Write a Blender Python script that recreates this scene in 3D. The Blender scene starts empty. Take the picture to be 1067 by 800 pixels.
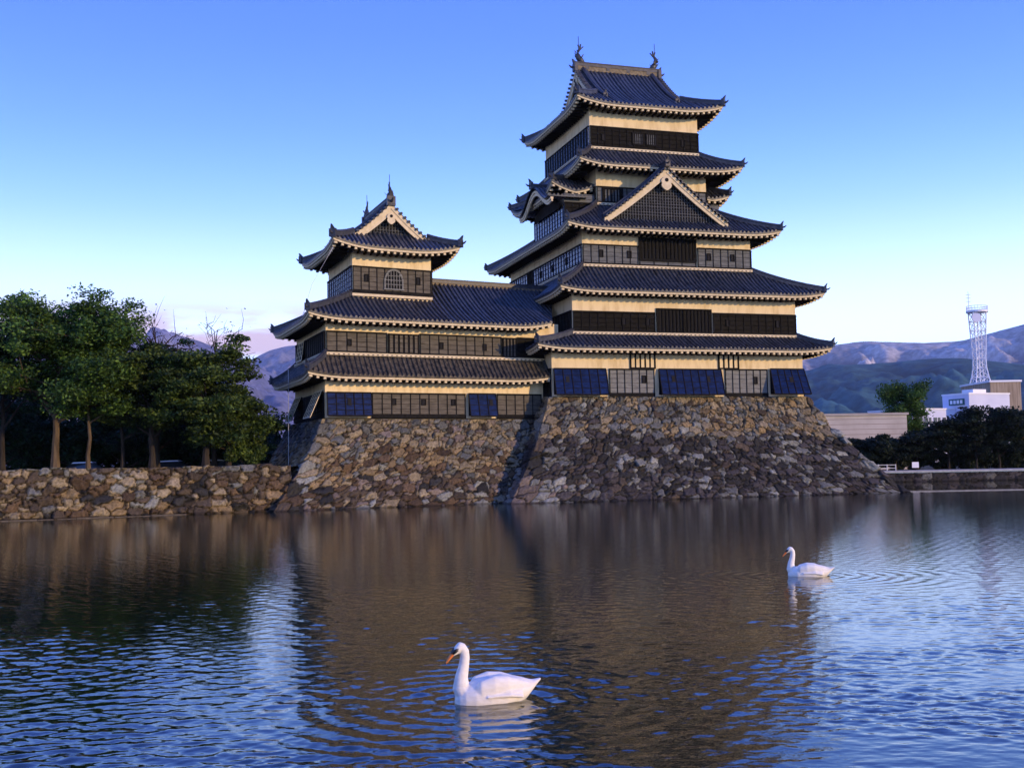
import bpy, math, random
import numpy as np
from mathutils import Vector, Matrix, kdtree, noise as mnoise

R = math.radians
SC = bpy.context.scene
random.seed(4)
COL = SC.collection

# ------------------------------------------------------------------ camera
PITCH, ROLL, EYE = math.atan(80 / 1150), 0.0175, 2.8
cam_d = bpy.data.cameras.new("camera"); cam = bpy.data.objects.new("camera", cam_d); COL.objects.link(cam)
cam_d.sensor_width = 36.0; cam_d.sensor_fit = 'HORIZONTAL'; cam_d.lens = 36.0 * 1150 / 1067
cam_d.clip_start = 0.1; cam_d.clip_end = 30000
_f = Vector((0, math.cos(PITCH), math.sin(PITCH))); _u = Vector((0, -math.sin(PITCH), math.cos(PITCH))); _x = Vector((1, 0, 0))
_r = math.cos(ROLL) * _x - math.sin(ROLL) * _u; _t = math.sin(ROLL) * _x + math.cos(ROLL) * _u
_m = Matrix((( _r.x, _t.x, -_f.x, 0), (_r.y, _t.y, -_f.y, 0), (_r.z, _t.z, -_f.z, EYE), (0, 0, 0, 1)))
cam.matrix_world = _m
SC.camera = cam

# ------------------------------------------------------------------ world, sun, exposure
SUN_EL, SUN_AZ = 10.0, 56.0          # behind the viewer, to the right
SKY_STRENGTH = 0.09
SUN_STRENGTH = 3.4
HAZE = 3.6e-5
SC.view_settings.view_transform = 'Standard'; SC.view_settings.look = 'None'
SC.view_settings.gamma = 1.0; SC.view_settings.use_curve_mapping = False
SC.view_settings.exposure = 0.0

w = bpy.data.worlds.new("World"); SC.world = w; w.use_nodes = True
nt = w.node_tree; N = nt.nodes; L = nt.links; N.clear()
out = N.new('ShaderNodeOutputWorld'); bg = N.new('ShaderNodeBackground')
sky = N.new('ShaderNodeTexSky'); sky.sky_type = 'NISHITA'; sky.sun_disc = False
sky.sun_elevation = R(SUN_EL); sky.sun_rotation = R(180 - SUN_AZ)
tc = N.new('ShaderNodeTexCoord'); sep = N.new('ShaderNodeSeparateXYZ'); L.new(tc.outputs['Generated'], sep.inputs[0])
ramp = N.new('ShaderNodeValToRGB'); L.new(sep.outputs['Z'], ramp.inputs[0])
cr = ramp.color_ramp; cr.interpolation = 'B_SPLINE'
stops = [(0.0, (1.3, 1.8, 2.45)), (.10, (1.45, 1.85, 2.5)), (.16, (.98, 1.38, 2.4)), (.22, (.40, .82, 2.0)), (.29, (.215, .50, 1.75)),
         (.37, (.130, .33, 1.5)), (.47, (.10, .26, 1.25)), (1.0, (.06, .16, .80))]
stops = [(p_, tuple(c * .4 for c in c_)) for p_, c_ in stops]
cr.elements[0].position, cr.elements[0].color = stops[0][0], stops[0][1] + (1,)
cr.elements[1].position, cr.elements[1].color = stops[-1][0], stops[-1][1] + (1,)
# (a ramp holds at most 1, so it is stored at 40% and scaled back below)
for p_, c_ in stops[1:-1]:
    e_ = cr.elements.new(p_); e_.color = c_ + (1,)
# low pink evening clouds over the mountains to the left
mp = N.new('ShaderNodeMapping'); mp.inputs['Scale'].default_value = (7, 7, 30); L.new(tc.outputs['Generated'], mp.inputs[0])
cn = N.new('ShaderNodeTexNoise'); cn.inputs['Scale'].default_value = 1.3; cn.inputs['Detail'].default_value = 5; cn.inputs['Roughness'].default_value = .55
L.new(mp.outputs[0], cn.inputs['Vector'])
def world_math(op, a, b, clamp=False):
    m = N.new('ShaderNodeMath'); m.operation = op; m.use_clamp = clamp
    for i, v in enumerate((a, b)):
        if isinstance(v, (int, float)): m.inputs[i].default_value = v
        else: L.new(v, m.inputs[i])
    return m.outputs[0]
def world_range(v, a, b):
    m = N.new('ShaderNodeMapRange'); m.interpolation_type = 'SMOOTHSTEP'
    m.inputs[1].default_value = a; m.inputs[2].default_value = b; L.new(v, m.inputs[0]); return m.outputs[0]
cl = world_range(cn.outputs['Fac'], .38, .56)
band = world_math('MULTIPLY', world_range(sep.outputs['Z'], .155, .118), world_range(sep.outputs['X'], -.06, -.20))
cl = world_math('MULTIPLY', cl, band)
cl = world_math('MULTIPLY', cl, .95)
mixc = N.new('ShaderNodeMix'); mixc.data_type = 'RGBA'; L.new(cl, mixc.inputs[0])
L.new(ramp.outputs[0], mixc.inputs[6]); mixc.inputs[7].default_value = (.36, .27, .36, 1)
# the graded colour rides on the physical sky
sc1 = N.new('ShaderNodeMix'); sc1.data_type = 'RGBA'; sc1.blend_type = 'MULTIPLY'; sc1.inputs[0].default_value = 1
L.new(mixc.outputs[2], sc1.inputs[6]); sc1.inputs[7].default_value = (2.5 / SKY_STRENGTH,) * 3 + (1,)
mixs = N.new('ShaderNodeMix'); mixs.data_type = 'RGBA'; mixs.inputs[0].default_value = .97
L.new(sky.outputs[0], mixs.inputs[6]); L.new(sc1.outputs[2], mixs.inputs[7])
L.new(mixs.outputs[2], bg.inputs['Color']); bg.inputs['Strength'].default_value = SKY_STRENGTH
L.new(bg.outputs[0], out.inputs['Surface'])

sun_d = bpy.data.lights.new("sun", 'SUN'); sun_d.energy = SUN_STRENGTH; sun_d.angle = R(.5); sun_d.color = (1.0, .67, .33)
sun = bpy.data.objects.new("sun", sun_d); COL.objects.link(sun)
_sd = Vector((math.sin(R(SUN_AZ)) * math.cos(R(SUN_EL)), -math.cos(R(SUN_AZ)) * math.cos(R(SUN_EL)), math.sin(R(SUN_EL))))
sun.rotation_euler = _sd.to_track_quat('Z', 'Y').to_euler(); sun.location = (40, -60, 60)

# ------------------------------------------------------------------ materials
def new_mat(name):
    m = bpy.data.materials.new(name); m.use_nodes = True
    nt = m.node_tree; nt.nodes.clear()
    o = nt.nodes.new('ShaderNodeOutputMaterial'); b = nt.nodes.new('ShaderNodeBsdfPrincipled')
    nt.links.new(b.outputs[0], o.inputs[0]); return m, nt, b
def nd(nt, typ, **kw):
    n = nt.nodes.new(typ)
    for k, v in kw.items(): setattr(n, k, v)
    return n
def noise_col(nt, b, c1, c2, scale, detail=5, rough=.6, lo=.35, hi=.65, mapscale=(1, 1, 1)):
    t = nd(nt, 'ShaderNodeTexCoord'); mpn = nd(nt, 'ShaderNodeMapping'); mpn.inputs['Scale'].default_value = mapscale
    nt.links.new(t.outputs['Object'], mpn.inputs[0])
    n = nd(nt, 'ShaderNodeTexNoise'); n.inputs['Scale'].default_value = scale; n.inputs['Detail'].default_value = detail; n.inputs['Roughness'].default_value = rough
    nt.links.new(mpn.outputs[0], n.inputs['Vector'])
    r = nd(nt, 'ShaderNodeValToRGB'); r.color_ramp.elements[0].position = lo; r.color_ramp.elements[1].position = hi
    r.color_ramp.elements[0].color = c1 + (1,); r.color_ramp.elements[1].color = c2 + (1,)
    nt.links.new(n.outputs['Fac'], r.inputs[0]); nt.links.new(r.outputs[0], b.inputs['Base Color'])
    return n, r, mpn
def bump(nt, b, fac, dist=.02, strength=.6):
    bn = nd(nt, 'ShaderNodeBump'); bn.inputs['Distance'].default_value = dist; bn.inputs['Strength'].default_value = strength
    nt.links.new(fac, bn.inputs['Height']); nt.links.new(bn.outputs[0], b.inputs['Normal']); return bn
M = {}
def simple(name, c1, c2, scale=2.0, rough=.7, spec=.5, bmp=0., mapscale=(1, 1, 1), lo=.35, hi=.65, metal=0.):
    m, nt, b = new_mat(name); n, r, _ = noise_col(nt, b, c1, c2, scale, mapscale=mapscale, lo=lo, hi=hi)
    b.inputs['Roughness'].default_value = rough; b.inputs['Specular IOR Level'].default_value = spec; b.inputs['Metallic'].default_value = metal
    if bmp: bump(nt, b, n.outputs['Fac'], bmp)
    M[name] = m; return m
simple('plaster', (.56, .42, .215), (.80, .65, .40), 1.6, .85, .2, .006, mapscale=(1.4, 1.4, .3), lo=.25, hi=.55)
simple('eave_plaster', (.58, .48, .30), (.70, .59, .39), 3, .85, .2)
simple('soffit_shade', (.014, .012, .011), (.026, .022, .019), 3, .85, .06)  # white plaster undersides painted near-black; the eave shade is in the colour
simple('batten', (.007, .007, .007), (.015, .014, .013), 4, .7, .06)
simple('dark_opening', (.006, .006, .007), (.01, .01, .011), 2, .8, .2)
simple('loophole_dark', (.010, .010, .012), (.016, .016, .018), 2, .8, .2)
def board(name, c1, c2, rough, spec, lap=.34):
    m, nt, b = new_mat(name)
    n, r, mpn = noise_col(nt, b, c1, c2, 1.6, mapscale=(1, 1, 5), lo=.3, hi=.7)
    b.inputs['Roughness'].default_value = rough; b.inputs['Specular IOR Level'].default_value = spec
    t = nd(nt, 'ShaderNodeTexCoord'); s = nd(nt, 'ShaderNodeSeparateXYZ'); nt.links.new(t.outputs['Object'], s.inputs[0])
    d = nd(nt, 'ShaderNodeMath', operation='DIVIDE'); nt.links.new(s.outputs['Z'], d.inputs[0]); d.inputs[1].default_value = lap
    fr = nd(nt, 'ShaderNodeMath', operation='FRACT'); nt.links.new(d.outputs[0], fr.inputs[0])
    st = nd(nt, 'ShaderNodeMapRange'); st.inputs[1].default_value = .86; st.inputs[2].default_value = 1.0; nt.links.new(fr.outputs[0], st.inputs[0])
    mx = nd(nt, 'ShaderNodeMath', operation='MULTIPLY_ADD'); nt.links.new(st.outputs[0], mx.inputs[0]); mx.inputs[1].default_value = -1.; nt.links.new(n.outputs['Fac'], mx.inputs[2])
    bump(nt, b, mx.outputs[0], .03, .8)
    # each lap keeps a dark weathered joint
    mix = nd(nt, 'ShaderNodeMix', data_type='RGBA'); nt.links.new(st.outputs[0], mix.inputs[0]); nt.links.new(r.outputs[0], mix.inputs[6])
    mix.inputs[7].default_value = (c1[0] * .35, c1[1] * .35, c1[2] * .35, 1); nt.links.new(mix.outputs[2], b.inputs['Base Color'])
    M[name] = m
board('board_grey', (.070, .077, .080), (.15, .160, .165), .6, .15)
board('board_pale', (.12, .125, .12), (.225, .23, .215), .6, .15)
board('board_brown', (.065, .058, .045), (.14, .125, .10), .65, .12)
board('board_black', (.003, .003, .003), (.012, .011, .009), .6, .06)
board('board_sky_tint', (.02, .04, .10), (.045, .08, .17), .25, 1.0)  # black boards; the blue of the reflected sky is put into the base colour
m, nt, b = new_mat('lacquer'); n, r, _ = noise_col(nt, b, (.001, .008, .040), (.005, .022, .108), 2.2, mapscale=(1, 1, 3)); M['lacquer'] = m  # black lacquer with the reflected sky's blue painted into its colour
b.inputs['Roughness'].default_value = .5; b.inputs['Specular IOR Level'].default_value = .07; bump(nt, b, n.outputs['Fac'], .01, .5)
# roof tile
m, nt, b = new_mat('roof_tile'); M['roof_tile'] = m
n, r, _ = noise_col(nt, b, (.007, .008, .010), (.090, .096, .112), 3.4, 8, .8, .38, .66)
b.inputs['Roughness'].default_value = .38; b.inputs['Specular IOR Level'].default_value = .6
t = nd(nt, 'ShaderNodeTexCoord'); s = nd(nt, 'ShaderNodeSeparateXYZ'); nt.links.new(t.outputs['Object'], s.inputs[0])
d = nd(nt, 'ShaderNodeMath', operation='DIVIDE'); nt.links.new(s.outputs['Z'], d.inputs[0]); d.inputs[1].default_value = .17
fr = nd(nt, 'ShaderNodeMath', operation='FRACT'); nt.links.new(d.outputs[0], fr.inputs[0])
bump(nt, b, fr.outputs[0], .035, .7)
m, nt, b = new_mat('roof_tile_old'); M['roof_tile_old'] = m
n, r, _ = noise_col(nt, b, (.007, .007, .007), (.17, .14, .095), 3.0, 8, .85, .42, .68)
b.inputs['Roughness'].default_value = .55; b.inputs['Specular IOR Level'].default_value = .45
t = nd(nt, 'ShaderNodeTexCoord'); s = nd(nt, 'ShaderNodeSeparateXYZ'); nt.links.new(t.outputs['Object'], s.inputs[0])
d = nd(nt, 'ShaderNodeMath', operation='DIVIDE'); nt.links.new(s.outputs['Z'], d.inputs[0]); d.inputs[1].default_value = .17
fr = nd(nt, 'ShaderNodeMath', operation='FRACT'); nt.links.new(d.outputs[0], fr.inputs[0])
bump(nt, b, fr.outputs[0], .035, .8)
simple('ridge_tile', (.018, .020, .026), (.055, .058, .070), 4, .5, .5, .02)
simple('ridge_plaster', (.13, .10, .06), (.26, .21, .13), 5, .85, .2)
simple('bronze', (.02, .022, .026), (.05, .055, .065), 5, .45, .5)
def attr_mat(name, rough, spec, bscale=6., bdist=.03, mul=(.65, 1.25), attr='col', transl=0.):
    m, nt, b = new_mat(name); a = nd(nt, 'ShaderNodeAttribute'); a.attribute_name = attr
    t = nd(nt, 'ShaderNodeTexCoord'); n = nd(nt, 'ShaderNodeTexNoise'); n.inputs['Scale'].default_value = bscale; n.inputs['Detail'].default_value = 6; n.inputs['Roughness'].default_value = .65
    nt.links.new(t.outputs['Object'], n.inputs['Vector'])
    mr = nd(nt, 'ShaderNodeMapRange'); mr.inputs[1].default_value = .3; mr.inputs[2].default_value = .7; mr.inputs[3].default_value = mul[0]; mr.inputs[4].default_value = mul[1]
    nt.links.new(n.outputs['Fac'], mr.inputs[0])
    mx = nd(nt, 'ShaderNodeMix', data_type='RGBA', blend_type='MULTIPLY'); mx.inputs[0].default_value = 1
    nt.links.new(a.outputs['Color'], mx.inputs[6]); nt.links.new(mr.outputs[0], mx.inputs[7]); nt.links.new(mx.outputs[2], b.inputs['Base Color'])
    b.inputs['Roughness'].default_value = rough; b.inputs['Specular IOR Level'].default_value = spec
    if bdist: bump(nt, b, n.outputs['Fac'], bdist, .8)
    if transl:
        tr = nd(nt, 'ShaderNodeBsdfTranslucent'); nt.links.new(mx.outputs[2], tr.inputs[0])
        ms = nd(nt, 'ShaderNodeMixShader'); ms.inputs[0].default_value = transl
        o = [x for x in nt.nodes if x.type == 'OUTPUT_MATERIAL'][0]
        nt.links.new(b.outputs[0], ms.inputs[1]); nt.links.new(tr.outputs[0], ms.inputs[2]); nt.links.new(ms.outputs[0], o.inputs[0])
    M[name] = m
attr_mat('stone', .85, .25, 7., .05, (.55, 1.35))
attr_mat('leaf', .6, .3, 3., 0, (.8, 1.2), transl=.35)
attr_mat('hill', .95, .05, .022, 0, (.5, 1.45))
simple('bark', (.05, .036, .022), (.13, .095, .06), 5, .9, .2, .03, mapscale=(1, 1, .2))
simple('bark_dark', (.018, .015, .013), (.045, .036, .028), 5, .9, .2, .03, mapscale=(1, 1, .2))
simple('ledge_stone', (.07, .06, .045), (.13, .11, .085), 2.5, .9, .2, .02)
simple('soil', (.05, .045, .03), (.09, .08, .05), .6, .95, .1)
simple('gravel', (.34, .35, .36), (.46, .47, .48), 2, .95, .1)
simple('feather', (.82, .79, .68), (.90, .87, .78), 9, .75, .2, .012, mapscale=(1, 1, 2.5))
simple('bill_orange', (.75, .20, .03), (.85, .28, .05), 9, .45, .4)
simple('bill_black', (.01, .01, .01), (.02, .02, .02), 9, .45, .4)
simple('white_paint', (.74, .75, .80), (.82, .82, .85), .3, .6, .3)
simple('lavender_wall', (.55, .58, .74), (.63, .66, .80), .3, .7, .2)
simple('steel_white', (.66, .67, .72), (.76, .77, .80), 2, .5, .4)
simple('rust_sheet', (.24, .18, .12), (.42, .34, .25), 1.2, .8, .2, mapscale=(3, 3, .15))
simple('car_white', (.72, .73, .76), (.78, .79, .82), 1, .25, .6)
simple('car_glass', (.02, .025, .03), (.03, .035, .04), 1, .08, .6)
simple('rubber', (.015, .015, .015), (.025, .025, .025), 3, .8, .2)
simple('glass_dark', (.02, .025, .035), (.035, .04, .05), 1, .15, .5)
simple('sign_green', (.01, .09, .10), (.015, .11, .12), 1, .5, .4)
# beige hall with horizontal panel joints
m, nt, b = new_mat('hall_panel'); M['hall_panel'] = m
n, r, _ = noise_col(nt, b, (.42, .38, .33), (.52, .48, .43), .5); b.inputs['Roughness'].default_value = .85
t = nd(nt, 'ShaderNodeTexCoord'); bk = nd(nt, 'ShaderNodeTexBrick'); mpn = nd(nt, 'ShaderNodeMapping'); mpn.inputs['Rotation'].default_value = (R(90), 0, 0)
nt.links.new(t.outputs['Object'], mpn.inputs[0]); nt.links.new(mpn.outputs[0], bk.inputs['Vector'])
bk.inputs['Scale'].default_value = 1; bk.inputs['Brick Width'].default_value = 40.; bk.inputs['Row Height'].default_value = .62; bk.inputs['Mortar Size'].default_value = .035
mix = nd(nt, 'ShaderNodeMix', data_type='RGBA'); nt.links.new(bk.outputs['Fac'], mix.inputs[0]); nt.links.new(r.outputs[0], mix.inputs[6]); mix.inputs[7].default_value = (.27, .22, .18, 1)
nt.links.new(mix.outputs[2], b.inputs['Base Color'])
# water
m, nt, b = new_mat('water'); M['water'] = m
b.inputs['Base Color'].default_value = (.003, .012, .006, 1); b.inputs['Roughness'].default_value = .02; b.inputs['IOR'].default_value = 1.62
t = nd(nt, 'ShaderNodeTexCoord')
sp = nd(nt, 'ShaderNodeSeparateXYZ'); nt.links.new(t.outputs['Object'], sp.inputs[0])
def wrange(v, a, b_, c=0., d_=1.):
    n = nd(nt, 'ShaderNodeMapRange', interpolation_type='SMOOTHSTEP'); n.inputs[1].default_value = a; n.inputs[2].default_value = b_; n.inputs[3].default_value = c; n.inputs[4].default_value = d_
    nt.links.new(v, n.inputs[0]); return n.outputs[0]
def wmul(a, b_, op='MULTIPLY'):
    n = nd(nt, 'ShaderNodeMath', operation=op); nt.links.new(a, n.inputs[0]); nt.links.new(b_, n.inputs[1]); return n.outputs[0]
calm = wrange(sp.outputs['Y'], 79.5, 81.5, 1., .05)
rg = wmul(wrange(sp.outputs['Y'], 16., 60., .02, .07), calm)
nt.links.new(rg, b.inputs['Roughness'])
wn = nd(nt, 'ShaderNodeTexNoise'); wn.inputs['Scale'].default_value = 7.; wn.inputs['Detail'].default_value = 3
wm = nd(nt, 'ShaderNodeMapping'); wm.inputs['Scale'].default_value = (.55, 1.5, 1); wm.inputs['Rotation'].default_value = (0, 0, R(-18)); nt.links.new(t.outputs['Object'], wm.inputs[0]); nt.links.new(wm.outputs[0], wn.inputs['Vector'])
bn = nd(nt, 'ShaderNodeBump'); bn.inputs['Distance'].default_value = .0035; nt.links.new(calm, bn.inputs['Strength']); nt.links.new(wn.outputs['Fac'], bn.inputs['Height'])
nt.links.new(bn.outputs[0], b.inputs['Normal'])

# ------------------------------------------------------------------ object helpers
def tag(o, label=None, cat=None, group=None, kind=None):
    if label: o['label'] = label
    if cat: o['category'] = cat
    if group: o['group'] = group
    if kind: o['kind'] = kind
    return o
def empty(name, loc, label, cat, group=None):
    o = bpy.data.objects.new(name, None); COL.objects.link(o); o.location = loc; o.empty_display_size = .5
    return tag(o, label, cat, group)
class MB:
    """collects polygons in world coordinates"""
    def __init__(s): s.v = []; s.f = []; s.mi = []; s.cur = 0
    def face(s, pts):
        i = len(s.v); s.v.extend([tuple(p) for p in pts]); s.f.append(tuple(range(i, i + len(pts)))); s.mi.append(s.cur)
    def grid(s, rows):
        i0 = len(s.v); nr = len(rows); nc = len(rows[0])
        for r_ in rows: s.v.extend([tuple(p) for p in r_])
        for r_ in range(nr - 1):
            for c in range(nc - 1):
                a = i0 + r_ * nc + c; s.f.append((a, a + 1, a + nc + 1, a + nc)); s.mi.append(s.cur)
    def hexa(s, p):      # 8 points: bottom 0-3 ccw, top 4-7
        i = len(s.v); s.v.extend([tuple(q) for q in p])
        for f in ((3, 2, 1, 0), (4, 5, 6, 7), (0, 1, 5, 4), (1, 2, 6, 5), (2, 3, 7, 6), (3, 0, 4, 7)):
            s.f.append(tuple(i + k for k in f)); s.mi.append(s.cur)
    def box(s, P, a0, a1, b0, b1, c0, c1):
        s.hexa([P(a0, b0, c0), P(a1, b0, c0), P(a1, b1, c0), P(a0, b1, c0), P(a0, b0, c1), P(a1, b0, c1), P(a1, b1, c1), P(a0, b1, c1)])
    def tube(s, pts, rad, n=6, cap=True):
        pts = [Vector(p) for p in pts]; rings = []
        if isinstance(rad, (int, float)): rad = [rad] * len(pts)
        for i, p in enumerate(pts):
            d = (pts[min(i + 1, len(pts) - 1)] - pts[max(i - 1, 0)]).normalized()
            a = d.cross(Vector((0, 0, 1)) if abs(d.z) < .9 else Vector((1, 0, 0))).normalized(); b_ = d.cross(a)
            rings.append([p + rad[i] * (math.cos(2 * math.pi * k / n) * a + math.sin(2 * math.pi * k / n) * b_) for k in range(n)])
        i0 = len(s.v)
        for r_ in rings: s.v.extend([tuple(q) for q in r_])
        for i in range(len(pts) - 1):
            for k in range(n):
                a = i0 + i * n + k; b_ = i0 + i * n + (k + 1) % n; s.f.append((a, b_, b_ + n, a + n)); s.mi.append(s.cur)
        if cap:
            s.f.append(tuple(i0 + k for k in range(n))[::-1]); s.mi.append(s.cur)
            e = i0 + (len(pts) - 1) * n; s.f.append(tuple(e + k for k in range(n))); s.mi.append(s.cur)
    def build(s, name, mats, parent=None, smooth=False):
        if not isinstance(mats, (list, tuple)): mats = [mats]
        org = Vector((0, 0, 0))
        if parent is not None:
            q = parent
            while q is not None: org = org + q.location; q = q.parent
        me = bpy.data.meshes.new(name)
        arr = np.array(s.v, dtype=float).reshape(-1, 3) - np.array(org)
        me.from_pydata(arr.tolist(), [], s.f)
        for m_ in mats: me.materials.append(M[m_])
        me.polygons.foreach_set('material_index', s.mi)
        if smooth: me.polygons.foreach_set('use_smooth', [True] * len(s.f))
        me.update()
        o = bpy.data.objects.new(name, me); COL.objects.link(o)
        if parent is not None: o.parent = parent
        return o
def np_mesh(name, verts, quads, mat, col=None, parent=None, smooth=False, org=(0, 0, 0), obj_loc=None):
    me = bpy.data.meshes.new(name); nv = len(verts); nf, k = quads.shape
    me.vertices.add(nv); me.vertices.foreach_set('co', (verts - np.array(org)).astype(np.float32).ravel())
    me.loops.add(nf * k); me.loops.foreach_set('vertex_index', quads.astype(np.int32).ravel())
    me.polygons.add(nf); me.polygons.foreach_set('loop_start', np.arange(0, nf * k, k, dtype=np.int32))
    if smooth: me.polygons.foreach_set('use_smooth', np.ones(nf, dtype=bool))
    me.update(calc_edges=True)
    if col is not None:
        a = me.attributes.new('col', 'FLOAT_COLOR', 'POINT'); c4 = np.ones((nv, 4), dtype=np.float32); c4[:, :3] = col; a.data.foreach_set('color', c4.ravel())
    me.materials.append(M[mat])
    o = bpy.data.objects.new(name, me); COL.objects.link(o)
    if parent is not None: o.parent = parent
    if obj_loc is not None: o.location = obj_loc
    return o
class Frame:
    def __init__(s, O, au, av):
        s.O = np.array(O, float); s.U = np.array([math.cos(R(au)), math.sin(R(au)), 0]); s.V = np.array([-math.sin(R(av)), math.cos(R(av)), 0])
    def p(s, u, v, z): q = s.O + s.U * u + s.V * v; return (q[0], q[1], q[2] + z)
def side_map(F, rect, side):
    u0, u1, v0, v1 = rect
    if side == 'front': return lambda s, o, z: F.p(s, v0 - o, z)
    if side == 'back': return lambda s, o, z: F.p(s, v1 + o, z)
    if side == 'left': return lambda s, o, z: F.p(u0 - o, s, z)
    return lambda s, o, z: F.p(u1 + o, s, z)

# ------------------------------------------------------------------ roofs
PITCH_T = .335
TF = [0, .22, .27, .34, .5, .66, .73, .78]
TH = [-.03, -.02, .05, .095, .115, .095, .05, -.02]
def tile_cols(s0, s1, brk=()):
    n = max(1, round((s1 - s0) / PITCH_T)); p = (s1 - s0) / n; out = []
    for i in range(n):
        j = random.gauss(0, .025); g = 1 + random.gauss(0, .14)
        for f, h_ in zip(TF, TH): out.append((s0 + (i + f + (j if 0 < f else 0)) * p, h_ * g))
    out.append((s1, 0))
    return out
def slope(mb, P, s0, s1, qlim, zf, rows=10, qmin=None, drop=.12):
    """tiled slope; P(s,q,z); qlim(s)->extent up-slope; zf(s,q)->height"""
    cols = tile_cols(s0, s1); grid = [[] for _ in range(rows + 1)]; edge = []
    for s_, h_ in cols:
        qm = max(qlim(s_), 1e-3); q0 = qmin(s_) if qmin else 0.
        for k in range(rows + 1):
            q = q0 + (qm - q0) * k / rows; grid[k].append(P(s_, q, zf(s_, q) + h_))
        edge.append(P(s_, q0, zf(s_, q0) - drop))
    mb.grid([edge] + grid)
def prof(t): return .72 * t + .28 * t * t
def sweep(mb, pts, w_, h_, round_top=True):
    """ridge band following pts (world), w wide, h tall, sits on pts"""
    pts = [Vector(p) for p in pts]; rings = []
    sec = [(-.5, -.15), (-.5, .55), (-.62, .58), (-.62, .72), (-.32, .78), (-.2, .95), (0, 1.), (.2, .95), (.32, .78), (.62, .72), (.62, .58), (.5, .55), (.5, -.15)]
    for i, p in enumerate(pts):
        d = pts[min(i + 1, len(pts) - 1)] - pts[max(i - 1, 0)]; d.z = 0; d.normalize(); n = Vector((-d.y, d.x, 0))
        rings.append([p + n * (a * w_) + Vector((0, 0, c * h_)) for a, c in sec])
    mb.grid(rings)
    mb.face(rings[0]); mb.face(rings[-1][::-1])
def end_tile(mb, p, d, sc=1.):
    """ogre tile with upswept tip at the low end of a ridge; d = outward direction"""
    p = Vector(p); d = Vector((d[0], d[1], 0)).normalized(); n = Vector((-d.y, d.x, 0))
    def P(a, o, z): return p + n * a * sc + d * o * sc + Vector((0, 0, z * sc))
    mb.box(P, -.24, .24, -.12, .10, -.12, .42)
    mb.hexa([P(-.14, -.1, .42), P(.14, -.1, .42), P(.14, .1, .42), P(-.14, .1, .42), P(-.05, .10, .66), P(.05, .10, .66), P(.05, .20, .70), P(-.05, .20, .70)])
    mb.tube([P(0, .05, .12), P(0, .28, .16), P(0, .42, .28)], [.09 * sc, .07 * sc, .03 * sc], 6)
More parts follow.
